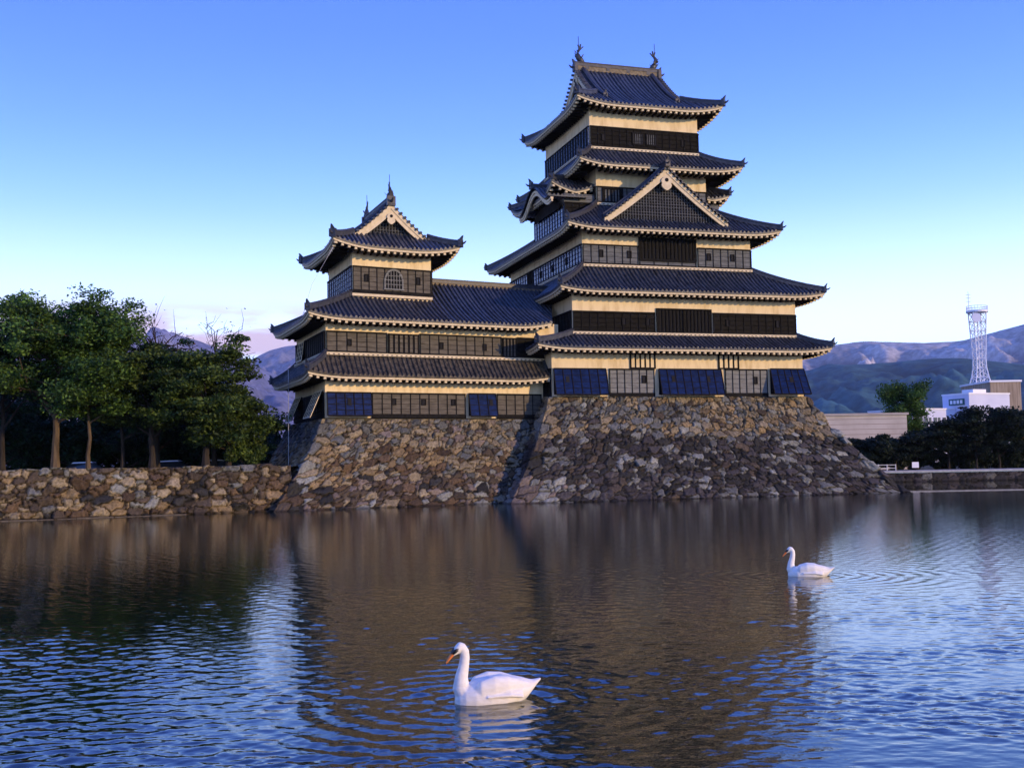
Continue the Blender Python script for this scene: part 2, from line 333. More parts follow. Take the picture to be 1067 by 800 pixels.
def skirt_roof(root, F, outer, inner, ze, zt, lift, tile='roof_tile', sides=('front', 'left', 'right', 'back'), wall=None, flash=True, hips=(0, 1, 2, 3), trim=.15, wz=None, eave_sides=None, endcap=None):
    """pent roof round a storey; returns the tile part. Rects are (u0,u1,v0,v1)"""
    a0, a1, b0, b1 = outer; i0, i1, j0, j1 = inner
    def side_geo(side):
        if side == 'front': return a0, a1, i0, i1, j0 - b0, lambda s, q, z: F.p(s, b0 + q, z)
        if side == 'back': return a0, a1, i0, i1, b1 - j1, lambda s, q, z: F.p(s, b1 - q, z)
        if side == 'left': return b0, b1, j0, j1, i0 - a0, lambda s, q, z: F.p(a0 + q, s, z)
        return b0, b1, j0, j1, a1 - i1, lambda s, q, z: F.p(a1 - q, s, z)
    def zf_of(side):
        s0, s1, t0, t1, Q, P = side_geo(side)
        def zf(s, q):
            t = q / Q; l = s0 + (t0 - s0) * t; r = s1 + (t1 - s1) * t
            w_ = abs((s - (l + r) / 2) / max((r - l) / 2, 1e-6)); half = (r - l) / 2
            dd = max(0, 1 - (1 - min(w_, 1)) * half / 3.4)
            return ze + (zt - ze) * prof(t) + lift * dd ** 2.4 * (1 - t) ** 1.3
        return zf
    mb = MB(); ev = MB(); so = MB()
    for side in sides:
        s0, s1, t0, t1, Q, P = side_geo(side); zf = zf_of(side)
        def qlim(s, s0=s0, s1=s1, t0=t0, t1=t1, Q=Q):
            q = Q
            if s < t0: q = min(q, Q * (s - s0) / max(t0 - s0, 1e-6))
            if s > t1: q = min(q, Q * (s1 - s) / max(s1 - t1, 1e-6))
            return q
        slope(mb, P, s0, s1, qlim, zf)
        eave(ev, so, P, s0, s1, lambda s, zf=zf: zf(s, 0), wall_q=(wall[side] if wall else Q), trim=trim, wz=wz)
    tp = mb.build('tiled_roof', [tile], root)
    ev.build('eave_trim', ['eave_plaster'], tp); so.build('soffit', ['soffit_shade'], tp)
    corners = {0: ((a0, b0), (i0, j0), 'front', 0), 1: ((a1, b0), (i1, j0), 'front', 1), 2: ((a1, b1), (i1, j1), 'back', 1), 3: ((a0, b1), (i0, j1), 'back', 0)}
    for k in hips:
        (ou, ov), (iu, iv), sd, hi = corners[k]; zf = zf_of(sd); s0, s1, t0, t1, Q, P = side_geo(sd)
        pts = []
        for i in range(9):
            t = i / 8; u_ = ou + (iu - ou) * t; v_ = ov + (iv - ov) * t
            pts.append(F.p(u_, v_, zf(u_, Q * t) + .03))
        hb = MB(); sweep(hb, pts, .30, .36)
        h_ = hb.build('hip_ridge', ['ridge_tile'], tp)
        dvec = Vector(pts[0]) - Vector(pts[1]); eb = MB(); end_tile(eb, Vector(pts[0]) + Vector((0, 0, .02)), dvec, .85); eb.build('ridge_end_tile', ['ridge_tile'], tp)
    if flash:
        fl = MB()
        for side in sides:
            s0, s1, t0, t1, Q, P = side_geo(side)
            fl.box(lambda s, o, z, P=P, Q=Q: P(s, Q - o, z), t0 - .06, t1 + .06, .0, .20, zt - .05, zt + .13)
            fl.cur = 1
            n = int((t1 - t0) / PITCH_T)
            for i in range(n):      # dark tile mouths under the flashing
                c = t0 + (i + .5) * (t1 - t0) / n
                fl.box(lambda s, o, z, P=P, Q=Q: P(s, Q - o, z), c - .07, c + .07, .201, .22, zt - .02, zt + .05)
            fl.cur = 0
        fl.build('flashing', ['eave_plaster', 'ridge_tile'], tp)
    return tp
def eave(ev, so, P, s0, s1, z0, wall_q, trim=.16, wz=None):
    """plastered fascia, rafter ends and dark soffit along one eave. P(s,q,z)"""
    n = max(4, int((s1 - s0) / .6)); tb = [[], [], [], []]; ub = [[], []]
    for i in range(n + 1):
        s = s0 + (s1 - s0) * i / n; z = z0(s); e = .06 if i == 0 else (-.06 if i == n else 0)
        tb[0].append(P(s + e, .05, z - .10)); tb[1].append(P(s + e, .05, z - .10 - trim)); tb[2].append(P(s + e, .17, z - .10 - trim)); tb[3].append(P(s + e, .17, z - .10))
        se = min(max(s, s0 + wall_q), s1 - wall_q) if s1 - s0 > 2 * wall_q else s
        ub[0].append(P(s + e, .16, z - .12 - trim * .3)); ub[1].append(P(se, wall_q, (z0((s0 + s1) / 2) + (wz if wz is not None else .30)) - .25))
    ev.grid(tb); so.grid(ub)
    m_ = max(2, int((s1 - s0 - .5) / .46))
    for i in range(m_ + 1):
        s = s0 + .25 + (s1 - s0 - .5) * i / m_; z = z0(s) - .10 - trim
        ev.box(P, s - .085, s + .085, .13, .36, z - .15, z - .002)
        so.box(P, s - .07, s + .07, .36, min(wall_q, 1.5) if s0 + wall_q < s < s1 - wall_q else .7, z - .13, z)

def irimoya(root, F, rect, axis, ze, rise, dg, lift, tile='roof_tile', wallq=1.5, finial=1.5, ridge_h=.55, foot=None, rot=.0):
    """hip-and-gable roof. axis 'u': ridge along u. gables face the ridge ends."""
    u0, u1, v0, v1 = rect
    if axis == 'u': A0, A1, B0, B1 = u0, u1, v0, v1; G = lambda a, b_, z: F.p(a, b_, z)
    else: A0, A1, B0, B1 = v0, v1, u0, u1; G = lambda a, b_, z: F.p(b_, a, z)
    Qr = (B1 - B0) / 2; mid = (B0 + B1) / 2
    def zq(q): t = q / Qr; return ze + rise * (.62 * t + .38 * t * t)
    def lf(s, s0, s1, q):
        half = (s1 - s0) / 2; e = half - abs(s - (s0 + s1) / 2); e = max(e - q, 0); return lift * max(0, 1 - e / 3.6) ** 2.2 * max(0, 1 - q / (dg * 1.3)) ** 1.3
    mb = MB(); ev = MB(); so = MB()
    def long_q(s): 
        e = min(s - A0, A1 - s); return Qr if e >= dg - 1e-6 else max(e, 1e-3)
    for sgn in (0, 1):
        P = (lambda s, q, z: G(s, B0 + q, z)) if sgn == 0 else (lambda s, q, z: G(s, B1 - q, z))
        zf = lambda s, q: zq(q) + lf(s, A0, A1, q)
        for (c0, c1) in ((A0, A0 + dg), (A0 + dg, A1 - dg), (A1 - dg, A1)):
            if c0 == A0 + dg: slope(mb, P, c0, c1, lambda s: Qr, zf, 14)
            else: slope(mb, P, c0, c1, lambda s: max(min(s - A0, A1 - s), 1e-3), zf, 8)
        eave(ev, so, P, A0, A1, lambda s: zf(s, 0), wallq)
    for sgn in (0, 1):
        P = (lambda s, q, z: G(A0 + q, s, z)) if sgn == 0 else (lambda s, q, z: G(A1 - q, s, z))
        zf = lambda s, q: zq(q) + lf(s, B0, B1, q)
        slope(mb, P, B0, B1, lambda s: max(min(s - B0, B1 - s, dg + .6), 1e-3), zf, 8)
        eave(ev, so, P, B0, B1, lambda s: zf(s, 0), wallq)
    tp = mb.build('tiled_roof', [tile], root); ev.build('eave_trim', ['eave_plaster'], tp); so.build('soffit', ['soffit_shade'], tp)
    # hips
    for ca, sa in ((A0, 1), (A1, -1)):
        for cb, sb in ((B0, 1), (B1, -1)):
            pts = [G(ca + sa * dg * t, cb + sb * dg * t, zq(dg * t) + lf(ca + sa * dg * t, A0, A1, dg * t) + .03) for t in [i / 6 for i in range(7)]]
            hb = MB(); sweep(hb, pts, .30, .38); hb.build('hip_ridge', ['ridge_tile'], tp)
            eb = MB(); end_tile(eb, pts[0], Vector(pts[0]) - Vector(pts[1])); eb.build('ridge_end_tile', ['ridge_tile'], tp)
            # descending ridge beside the gable
            pts = [G(ca + sa * (dg + .55), cb + sb * (dg * .75 + (Qr - dg * .75) * t), zq(dg * .75 + (Qr - dg * .75) * t) + .06) for t in [i / 8 for i in range(9)]]
            hb = MB(); sweep(hb, pts, .26, .32); hb.build('descending_ridge', ['ridge_tile'], tp)
            eb = MB(); end_tile(eb, pts[0], Vector(pts[0]) - Vector(pts[1]), .75); eb.build('ridge_end_tile', ['ridge_tile'], tp)
    # main ridge: plastered course under the cap tiles
    zr = zq(Qr); rb = MB()
    rb.box(G, A0 + dg - .05, A1 - dg + .05, mid - .17, mid + .17, zr - .12, zr + ridge_h * .62); rb.cur = 1
    sweep(rb, [G(A0 + dg - .15 + (A1 - A0 - 2 * dg + .3) * t, mid, zr + ridge_h * .5) for t in [i / 8 for i in range(9)]], .42, ridge_h * .55)
    nn = int((A1 - A0 - 2 * dg) / 1.6)
    for i in range(nn):
        c = A0 + dg + (i + .5) * (A1 - A0 - 2 * dg) / nn; rb.box(G, c - .14, c + .14, mid - .20, mid + .20, zr + .02, zr + ridge_h * .5)
    rb.build('main_ridge', ['ridge_plaster', 'ridge_tile'], tp)
    for ca, sa in ((A0 + dg, -1), (A1 - dg, 1)):
        fb = MB(); d = Vector(G(sa, 0, 0)) - Vector(G(0, 0, 0)); p = Vector(G(ca - sa * .25, mid, zr + ridge_h * .95))
        fish_finial(fb, p, -d, finial); fb.build('fish_finial', ['bronze'], tp, True)
        eb = MB(); end_tile(eb, G(ca + sa * .12, mid, zr - .05), d, 1.25); eb.build('ridge_end_tile', ['ridge_tile'], tp)
        gable(tp, lambda s, o, z, ca=ca, sa=sa: G(ca + sa * o, mid + s, z), Qr - dg * .92, lambda s: zq(Qr - abs(s)), -.5)
    return tp
def fish_finial(mb, p, d, sc):
    """fish with its head down on the ridge and tail swept up; d points inward along the ridge"""
    d = Vector((d[0], d[1], 0)).normalized(); n = Vector((-d.y, d.x, 0)); Z = Vector((0, 0, 1))
    def P(a, o, z): return p + d * (a * sc) + n * (o * sc) + Z * (z * sc)
    path = [(.22, 0, -.05), (.10, 0, .10), (-.04, 0, .26), (-.10, 0, .44), (-.06, 0, .60), (.05, 0, .74), (.12, 0, .86)]
    mb.tube([P(*q) for q in path], [.14 * sc, .17 * sc, .16 * sc, .13 * sc, .09 * sc, .055 * sc, .02 * sc], 8)
    for a, z, b_, y in ((.05, .68, .26, .90), (.05, .68, -.04, .98), (.05, .68, .11, 1.02)):   # tail fan
        mb.hexa([P(a - .04, -.03, z), P(a + .04, -.03, z), P(a + .04, .03, z), P(a - .04, .03, z), P(b_ - .05, -.015, y), P(b_ + .03, -.015, y), P(b_ + .03, .015, y), P(b_ - .05, .015, y)])
    for k in (-1, 1):          # side fins
        mb.hexa([P(.0, .1 * k, .12), P(.12, .1 * k, .2), P(.12, .14 * k, .2), P(0, .14 * k, .12), P(.1, .28 * k, .34), P(.18, .26 * k, .36), P(.18, .3 * k, .36), P(.1, .31 * k, .34)])
    for z in (.3, .44, .58):   # dorsal spikes
        mb.hexa([P(-.2, -.02, z - .06), P(-.12, -.02, z - .06), P(-.12, .02, z - .06), P(-.2, .02, z - .06), P(-.27, -.01, z + .06), P(-.24, -.01, z + .06), P(-.24, .01, z + .06), P(-.27, .01, z + .06)])
    mb.tube([P(-.02, 0, .6), P(-.02, 0, 1.45)], .018 * sc, 5)
def gable(parent, P, hw, zfun, back, board_h=.52, drop_tip=.0, lattice=True):
    """gable end: white bargeboards following zfun, heart pendant, latticed dark wall. P(s,out,z)"""
    n = 12
    for sgn in (-1, 1):
        bb = MB()
        for lay, (o0, o1, top, bot) in enumerate(((-.12, .10, .02, .30), (-.08, .04, .27, .62))):
            rows = [[], [], [], []]
            for i in range(n + 1):
                s = sgn * hw * i / n; z = zfun(s); k = 1.25 - .35 * i / n; 
                rows[0].append(P(s, o0, z - top * k)); rows[1].append(P(s, o1, z - top * k)); rows[2].append(P(s, o1, z - bot * k * board_h / .52)); rows[3].append(P(s, o0, z - bot * k * board_h / .52))
            bb.grid(rows); bb.face([r_[-1] for r_ in rows]); bb.grid([rows[3], rows[0]])
        bb.build('bargeboard', ['eave_plaster'], parent)
        # rolled edge tiles over the board
        ob = MB(); 
        m_ = int(hw * 1.1 / .3)
        for i in range(m_):
            s = sgn * hw * (i + .5) / m_; z = zfun(s)
            ob.tube([P(s, .28, z + .03), P(s, -.1, z + .06)], .10, 6)
        ob.build('edge_tiles', ['roof_tile'], parent)
    wb = MB(); pts = [P(s * hw * .985, back, zfun(s * hw * .985) - .15) for s in [i / n for i in range(-n, n + 1)]]
    base = zfun(hw) - .35
    wb.face(pts + [P(hw * .985, back, base), P(-hw * .985, back, base)])
    wb.cur = 1
    if lattice:
        k = int(2 * hw / .22)
        for i in range(1, k):
            s = -hw + 2 * hw * i / k; wb.box(P, s - .02, s + .02, back + .01, back + .07, base, zfun(s) - .3)
        z = base + .15; top = zfun(0)
        while z < top - .6:
            x = hw
            while x > .1 and zfun(x) - .35 < z: x -= .05
            wb.box(P, -x, x, back + .012, back + .06, z - .014, z + .014); z += .22
    wb.build('gable_wall', ['dark_opening', 'board_grey'], parent)
    # pendant
    pb = MB(); z0 = zfun(0) - board_h * 1.25 - .12; sc = min(1.0, hw / 4.0)
    prof_ = [(0, -1.02), (.16, -.95), (.34, -.80), (.42, -.62), (.36, -.48), (.44, -.34), (.40, -.16), (.24, -.02), (0, .10)]
    loop = [(x * sc, z * sc) for x, z in prof_] + [(-x * sc, z * sc) for x, z in prof_[1:-1][::-1]]
    f = [P(x, .16, z0 + z) for x, z in loop]; b_ = [P(x, .0, z0 + z) for x, z in loop]
    pb.face(f); pb.face(b_[::-1])
    for i in range(len(f)): j = (i + 1) % len(f); pb.face([f[i], b_[i], b_[j], f[j]])
    pd = pb.build('gable_pendant', ['eave_plaster'], parent)
    hb = MB(); r_ = .15 * sc; hb.tube([P(0, .12, z0 - .22 * sc), P(0, .19, z0 - .22 * sc)], r_, 10); hb.build('pendant_boss', ['dark_opening'], parent)

# ------------------------------------------------------------------ walls of a storey
def storey(root, F, rect, z0, z1):
    mb = MB(); u0, u1, v0, v1 = rect
    mb.hexa([F.p(u0, v0, z0), F.p(u1, v0, z0), F.p(u1, v1, z0), F.p(u0, v1, z0), F.p(u0, v0, z1), F.p(u1, v0, z1), F.p(u1, v1, z1), F.p(u0, v1, z1)])
    return mb.build('plaster_wall', ['plaster'], root)
def panel(root, P, s0, s1, z0, z1, mat, step=.62, thick=.07, batten=.05, sill=True, rail_mat='batten', name='board_panel', bmat='batten'):
    mb = MB(); mb.box(P, s0, s1, 0, thick, z0, z1); mb.cur = 1
    n = max(1, round((s1 - s0) / step))
    for i in range(n + 1):
        s = s0 + (s1 - s0) * i / n; mb.box(P, s - batten / 2, s + batten / 2, thick - .01, thick + .045, z0 + .02, z1 - .02)
    mb.cur = 2
    mb.box(P, s0 - .03, s1 + .03, -.02, thick + .07, z1 - .06, z1 + .04)
    if sill: mb.box(P, s0 - .03, s1 + .03, -.02, thick + .08, z0 - .18, z0 + .08)
    return mb.build(name, [mat, bmat, rail_mat], root)
def loophole(root, P, s, z, w_=.24, h_=.46, mat='batten', off=.07):
    mb = MB(); t = .05
    mb.box(P, s - w_ / 2 - t, s - w_ / 2, off, off + .07, z - h_ / 2 - t, z + h_ / 2 + t); mb.box(P, s + w_ / 2, s + w_ / 2 + t, off, off + .07, z - h_ / 2 - t, z + h_ / 2 + t)
    mb.box(P, s - w_ / 2, s + w_ / 2, off, off + .07, z + h_ / 2, z + h_ / 2 + t); mb.box(P, s - w_ / 2, s + w_ / 2, off, off + .07, z - h_ / 2 - t, z - h_ / 2)
    mb.cur = 1; mb.box(P, s - w_ / 2, s + w_ / 2, off - .02, off + .02, z - h_ / 2, z + h_ / 2)
    return mb.build('loophole', [mat, 'loophole_dark'], root)
def shutter(root, P, s0, s1, z0, z1, out_, mat='lacquer', flare=.0, cells=None, holes=(), bmat='batten', label=None):
    """boarded shutter hinged at the top and swung out at the foot"""
    def Q(s, o, z):
        t = (z1 - z) / (z1 - z0); return P(s + (flare * t * (2 * (s - s0) / (s1 - s0) - 1)), .06 + t * out_ + o, z)
    mb = MB(); mb.box(Q, s0, s1, 0, .07, z0, z1); mb.cur = 1
    n = max(2, round((s1 - s0) / .62))
    for i in range(n + 1):
        s = s0 + (s1 - s0) * i / n; mb.box(Q, s - .03, s + .03, .06, .11, z0, z1)
    for k in range(5):
        z = z0 + (z1 - z0) * k / 4; hgt = .05 if k in (0, 4) else .018; mb.box(Q, s0, s1, .062, .10, z - hgt, z + hgt)
    o = mb.build('shutter', [mat, bmat], root)
    if label: o['label'] = label
    for s, z in holes:
        hb = MB(); hb.box(Q, s - .13, s + .13, .06, .105, z - .22, z + .22); hb.build('peephole', ['loophole_dark'], o)
    # the dark opening behind
    ob = MB(); ob.box(P, s0 + .04, s1 - .04, -.02, .03, z0 + .03, z1 - .03); ob.cur = 1
    for s in (s0 + .15, s1 - .15):
        ob.tube([P(s, .02, z0 + .25), Q(s, .02, z0 + .08)], .035, 5)
    ob.build('window_opening', ['dark_opening', 'batten'], root)
    return o
def grille(root, P, s0, s1, z0, z1, n, mat='batten', bar=.09, depth=.10, back='dark_opening', mid=False, name='lattice_window'):
    mb = MB(); mb.box(P, s0, s1, -.01, .035, z0, z1); mb.cur = 1
    for i in range(n):
        s = s0 + (s1 - s0) * (i + .5) / n; mb.box(P, s - bar / 2, s + bar / 2, .03, depth, z0, z1)
    if mid: mb.box(P, (s0 + s1) / 2 - .1, (s0 + s1) / 2 + .1, .03, depth + .03, z0, z1)
    mb.cur = 2
    for a, b_ in ((z0 - .06, z0 + .04), (z1 - .04, z1 + .06)): mb.box(P, s0 - .06, s1 + .06, 0, depth + .03, a, b_)
    for a in (s0, s1): mb.box(P, a - .06, a + .06, 0, depth + .03, z0, z1)
    return mb.build(name, [back, mat, 'batten'], root)

# ------------------------------------------------------------------ stonework
def stone_mesh(P_of, fs, hs, arc, seed, sw, sh, palette, relief=.165, warp=.46, corners=()):
    """P_of(f,h)->(point, outward). fs: list of perimeter params, arc: arc length for each, hs heights.
    Rubble of irregular stones, each with its own tilt, depth and colour."""
    rng = np.random.default_rng(seed)
    nf, nh = len(fs), len(hs); A, H = np.meshgrid(np.array(arc), np.array(hs))
    pts = np.zeros((nh, nf, 3)); nor = np.zeros((nh, nf, 3))
    for j, h_ in enumerate(hs):
        for i, f_ in enumerate(fs): pts[j, i], nor[j, i] = P_of(f_, h_)
    # jittered stone sites, rows offset, sizes mixed
    sites = []
    y = hs[0] - sh
    while y < hs[-1] + sh:
        x = arc[0] - sw * rng.random() * 2
        while x < arc[-1] + sw:
            big = rng.random()
            if rng.random() < .16: x += sw * .55; sites.append((x, y + sh * .15, .95)); x += sw * 1.05; continue
            sites.append((x + rng.normal(0, sw * .16), y + rng.normal(0, sh * .22), rng.random()))
            if big < .22: sites.append((x + sw * .55, y + rng.normal(0, sh * .35), rng.random())); x += sw * .5
            x += sw * (.7 + .65 * rng.random())
        y += sh * (.8 + .35 * rng.random())
    for c_ in corners:
        sites = [q_ for q_ in sites if abs(q_[0] - c_) > .95]; y = hs[0]; n_ = 0
        while y < hs[-1] + .5:
            sites.append((c_ + (.42 if n_ % 2 else -.42), y, .5)); y += .62; n_ += 1
    S = np.array(sites); k = kdtree.KDTree(len(S)); asp = sw / sh
    for i, s_ in enumerate(S): k.insert((s_[0] / asp, s_[1], 0), i)
    k.balance(); wt = np.where(S[:, 2] > .94, .55 * sh, rng.random(len(S)) ** 2 * .34 * sh)
    tilt = rng.normal(0, .27, (len(S), 2)); dep = rng.normal(0, .32, len(S)); cols = np.array([palette(s_[0], s_[1], rng) for s_ in S])
    disp = np.zeros((nh, nf)); col = np.zeros((nh, nf, 3))
    for j in range(nh):
        for i in range(nf):
            a, h_ = A[j, i], H[j, i]
            n1 = mnoise.noise((a * 1.7, h_ * 1.7, seed)); n2 = mnoise.noise((a * 1.7 + 31, h_ * 1.7, seed + 9))
            n3 = mnoise.noise((a * 5, h_ * 5, seed + 3)); n4 = mnoise.noise((a * 10, h_ * 10, seed + 5))
            x = (a + warp * n1 * sw + .13 * n3 + .03 * n4) / asp; y = h_ + warp * n2 * sh + .08 * n3 + .03 * n4
            r_ = sorted(((d_ - wt[i_], i_, c_) for c_, i_, d_ in k.find_n((x, y, 0), 5)), key=lambda e: e[0]); (d1, i1, c1), (d2, i2, c2) = r_[0], r_[1]
            g = min(1., max(0., (d2 - d1) / (.24 * sh))); g = g * g * (3 - 2 * g)
            dome = g * (1 + .35 * dep[i1] + tilt[i1, 0] * (x - c1.x) * 2.2 / sh + tilt[i1, 1] * (y - c1.y) * 2.2 / sh)
            disp[j, i] = relief * (dome - .75) + (.05 * n3 + .035 * n4) * g
            col[j, i] = cols[i1] * (.10 + .90 * min(1, g * 1.25)) * (1 + .35 * n3 + .25 * n4)
    col *= np.where(H < .12, .45, 1.)[:, :, None]      # stones stay wet at the waterline
    pts = pts + nor * disp[:, :, None]
    idx = np.arange(nf * nh).reshape(nh, nf)
    q = np.stack([idx[:-1, :-1], idx[:-1, 1:], idx[1:, 1:], idx[1:, :-1]], -1).reshape(-1, 4)
    return pts.reshape(-1, 3), q, col.reshape(-1, 3)
def foundation(name, F, rect, ztop, o_l, o_f, o_r, label, seed, palette, sw=.54, sh=.33, back=20., step=.062):
    u0, u1, v0, v1 = rect; zb = -.5
    def off(z): t = max(0., 1 - (z - 0) / ztop); t = min(t, 1.07); return .62 * t + .38 * t * t
    L1, L2, L3 = back, (u1 - u0), back
    def P_of(f, z):
        k = off(z)
        if f < 1: v = v0 - o_f * k + (1 - f) * (back + o_f * k); return np.array(F.p(u0 - o_l * k, v, z)), (-F.U if f > 0 else -F.U)
        if f <= 2:
            t = f - 1; a = u0 - o_l * k; b_ = u1 + o_r * k; n = -F.V
            if t == 0: n = (-F.V - F.U) * .72
            if t == 1: n = (-F.V + F.U) * .72
            return np.array(F.p(a + (b_ - a) * t, v0 - o_f * k, z)), n
        t = f - 2; return np.array(F.p(u1 + o_r * k, v0 - o_f * k + t * (back + o_f * k), z)), F.U
    fs, arc = [], []
    nA = int((back + 2) / .16); nB = int((u1 - u0 + o_l + o_r) / step)
    for i in range(nA): fs.append(i / nA); arc.append(-back * (1 - i / nA))
    for i in range(nB): fs.append(1 + i / nB); arc.append((u1 - u0 + (o_l + o_r) * .5) * i / nB)
    W = u1 - u0 + (o_l + o_r) * .5
    for i in range(nA + 1): fs.append(2 + i / nA); arc.append(W + back * i / nA)
    hs = list(np.arange(zb, ztop + .001, step))
    v, q, c = stone_mesh(P_of, fs, hs, arc, seed, sw, sh, palette, corners=(0., W))
    o = np_mesh(name, v, q, 'stone', c)
    # level bed of slabs on top, child part
    mb = MB(); mb.hexa([F.p(u0 + .1, v0 + .1, ztop - .6), F.p(u1 - .1, v0 + .1, ztop - .6), F.p(u1 - .1, v0 + back, ztop - .6), F.p(u0 + .1, v0 + back, ztop - .6), F.p(u0 + .05, v0 + .05, ztop - .02), F.p(u1 - .05, v0 + .05, ztop - .02), F.p(u1 - .05, v0 + back, ztop - .02), F.p(u0 + .05, v0 + back, ztop - .02)])
    mb.build('top_course', ['soil'], o)
    return tag(o, label, 'stone base')

# ================================================================== THE GROUND, THE MOAT
def moat():
    ys = [5.2]
    while ys[-1] < 113.2: ys.append(ys[-1] + max(.028, ys[-1] ** 2 / 3220 * .72))
    ys = np.array(ys); tx = np.concatenate([[-3.2], np.linspace(-2.4, -.62, 300), np.linspace(-.61, .61, 1060), np.linspace(.62, 2.4, 300), [3.2]])
    X = ys[:, None] * tx[None, :]; X[:, 0] = -380; X[:, -1] = 380; Y = np.repeat(ys[:, None], len(tx), 1); dy = np.gradient(ys)[:, None]
    rng = np.random.default_rng(5); Z = np.zeros_like(X)
    def sm(v, a_, b_): t = np.clip((v - a_) / (b_ - a_), 0, 1); return t * t * (3 - 2 * t)
    for k in range(60):
        lam = .10 * (.55 / .10) ** rng.random(); side = -1 if rng.random() < .62 else 1
        th = R(90 + side * rng.normal(25, 25)); kx, ky = math.cos(th) * 2 * math.pi / lam, math.sin(th) * 2 * math.pi / lam
        slope_ = .0108 * (lam / .4) ** (-.05); amp = slope_ * lam / (2 * math.pi)
        ph = rng.random() * 6.28; wob = .55 * np.sin(X * (.6 + rng.random()) / lam ** .5 * .8 + ph * 3) * np.sin(Y * (.5 + rng.random() * .6) + ph)
        wgt = np.clip((lam / (dy * max(.35, abs(math.sin(th)))) - 1.2) / 1.5, 0, 1)
        c = np.cos(kx * X + ky * Y + ph + wob); Z += amp * wgt * (c + .22 * np.cos(2 * (kx * X + ky * Y + ph + wob)))
    env = np.zeros_like(X)
    for k in range(14):
        lx, ly = rng.uniform(5, 22), rng.uniform(3, 14); env += np.sin(X * 2 * math.pi / lx + rng.random() * 6.28 + np.sin(Y / ly)) * np.sin(Y * 2 * math.pi / ly + rng.random() * 6.28)
    env = np.clip(1 + .22 * env, .45, 1.6)
    calm = 1 - .96 * sm(Y, 79.5, 81.5); lee = np.maximum(.25 + .75 * sm(X, -16, -5), 1 - sm(Y, 36, 54))
    Z *= env * calm * lee * (1 - .25 * sm(Y, 12, 34))
    for (sx, sy, r0, A) in ((-.45, 13.1, .55, .0042), (6.75, 26.05, .55, .006)):       # rings spreading from the swans
        dd = np.hypot((X - sx) / 1.15, Y - sy); lam = .27 + .02 * dd; Z += A * np.cos(2 * math.pi * dd / lam) * np.exp(-((dd - 1.1) / 2.1) ** 2) * (dd > .3)
    n, m_ = X.shape; idx = np.arange(n * m_).reshape(n, m_)
    q = np.stack([idx[:-1, :-1], idx[:-1, 1:], idx[1:, 1:], idx[1:, :-1]], -1).reshape(-1, 4)
    o = np_mesh('moat_water', np.stack([X, Y, Z], -1).reshape(-1, 3), q, 'water', smooth=True); tag(o, kind='structure')
moat()
mb = MB()
mb.face([(-7000, 111.6, .93), (7000, 111.6, .93), (7000, 13000, .93), (-7000, 13000, .93)])
mb.face([(-300, 43.7, 2.70), (-62.3, 43.7, 2.70), (-14.1, 68.8, 2.70), (-13.3, 70.2, 2.70), (-10, 75.5, 2.70), (-300, 75.5, 2.70)])
mb.face([(-300, 75.5, 2.70), (0, 75.5, 2.70), (0, 79, 1.75), (-300, 79, 1.75)]); mb.face([(-300, 79, 1.75), (0, 79, 1.75), (4, 112, 1.75), (-300, 112, 1.75)])
mb.face([(-300, -200, 1.15), (300, -200, 1.15), (300, 5.0, 1.15), (-300, 5.0, 1.15)])
mb.face([(-300, 5.0, 1.15), (300, 5.0, 1.15), (300, 5.4, -1), (-300, 5.4, -1)])
mb.face([(-300, 5.4, -1), (300, 5.4, -1), (300, 112, -1), (-300, 112, -1)])
tag(mb.build('ground', ['soil']), kind='structure')
mb = MB(); mb.face([(5, 111.9, 1.10), (300, 111.9, 1.10), (300, 118, 1.10), (5, 118, 1.10)])
mb.face([(5, 111.9, 1.10), (300, 111.9, 1.10), (300, 111.9, .9), (5, 111.9, .9)])
tag(mb.build('gravel_path', ['gravel']), kind='structure')

def pick(rng, opts):
    r_ = rng.random(); acc = 0
    for w_, c in opts:
        acc += w_
        if r_ < acc: break
    return tuple(np.clip(np.array(c) * (1 + rng.normal(0, .16)), .01, .6))
TAN, ORANGE, GREY, PALE, DARK, PURP, BROWN, PINK, RUST = (.215, .175, .108), (.20, .145, .075), (.12, .122, .108), (.20, .205, .178), (.028, .027, .024), (.052, .046, .044), (.072, .055, .037), (.15, .120, .098), (.090, .060, .034)
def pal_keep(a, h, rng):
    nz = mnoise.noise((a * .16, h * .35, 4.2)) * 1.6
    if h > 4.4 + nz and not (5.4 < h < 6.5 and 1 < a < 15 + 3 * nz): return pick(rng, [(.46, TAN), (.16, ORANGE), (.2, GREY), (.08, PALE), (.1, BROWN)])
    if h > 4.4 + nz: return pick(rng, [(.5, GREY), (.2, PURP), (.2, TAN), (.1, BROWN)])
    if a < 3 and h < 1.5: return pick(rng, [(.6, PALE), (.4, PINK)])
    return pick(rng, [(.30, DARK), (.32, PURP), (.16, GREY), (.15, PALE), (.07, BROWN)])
def pal_wing(a, h, rng):
    nz = mnoise.noise((a * .2, h * .35, 9.2)) * 1.3
    if h > 4.0 + nz: return pick(rng, [(.4, TAN), (.38, GREY), (.12, PINK), (.1, BROWN)])
    if h > 2.2 + nz: return pick(rng, [(.35, TAN), (.3, ORANGE), (.12, GREY), (.15, RUST), (.08, PALE)])
    return pick(rng, [(.30, BROWN), (.2, PINK), (.14, TAN), (.16, RUST), (.12, DARK), (.08, PALE)])
def pal_wall(a, h, rng):
    if h > 2.35: return pick(rng, [(.35, GREY), (.3, TAN), (.35, BROWN)])
    return pick(rng, [(.28, BROWN), (.2, RUST), (.19, TAN), (.12, ORANGE), (.13, DARK), (.05, GREY), (.03, PALE)])

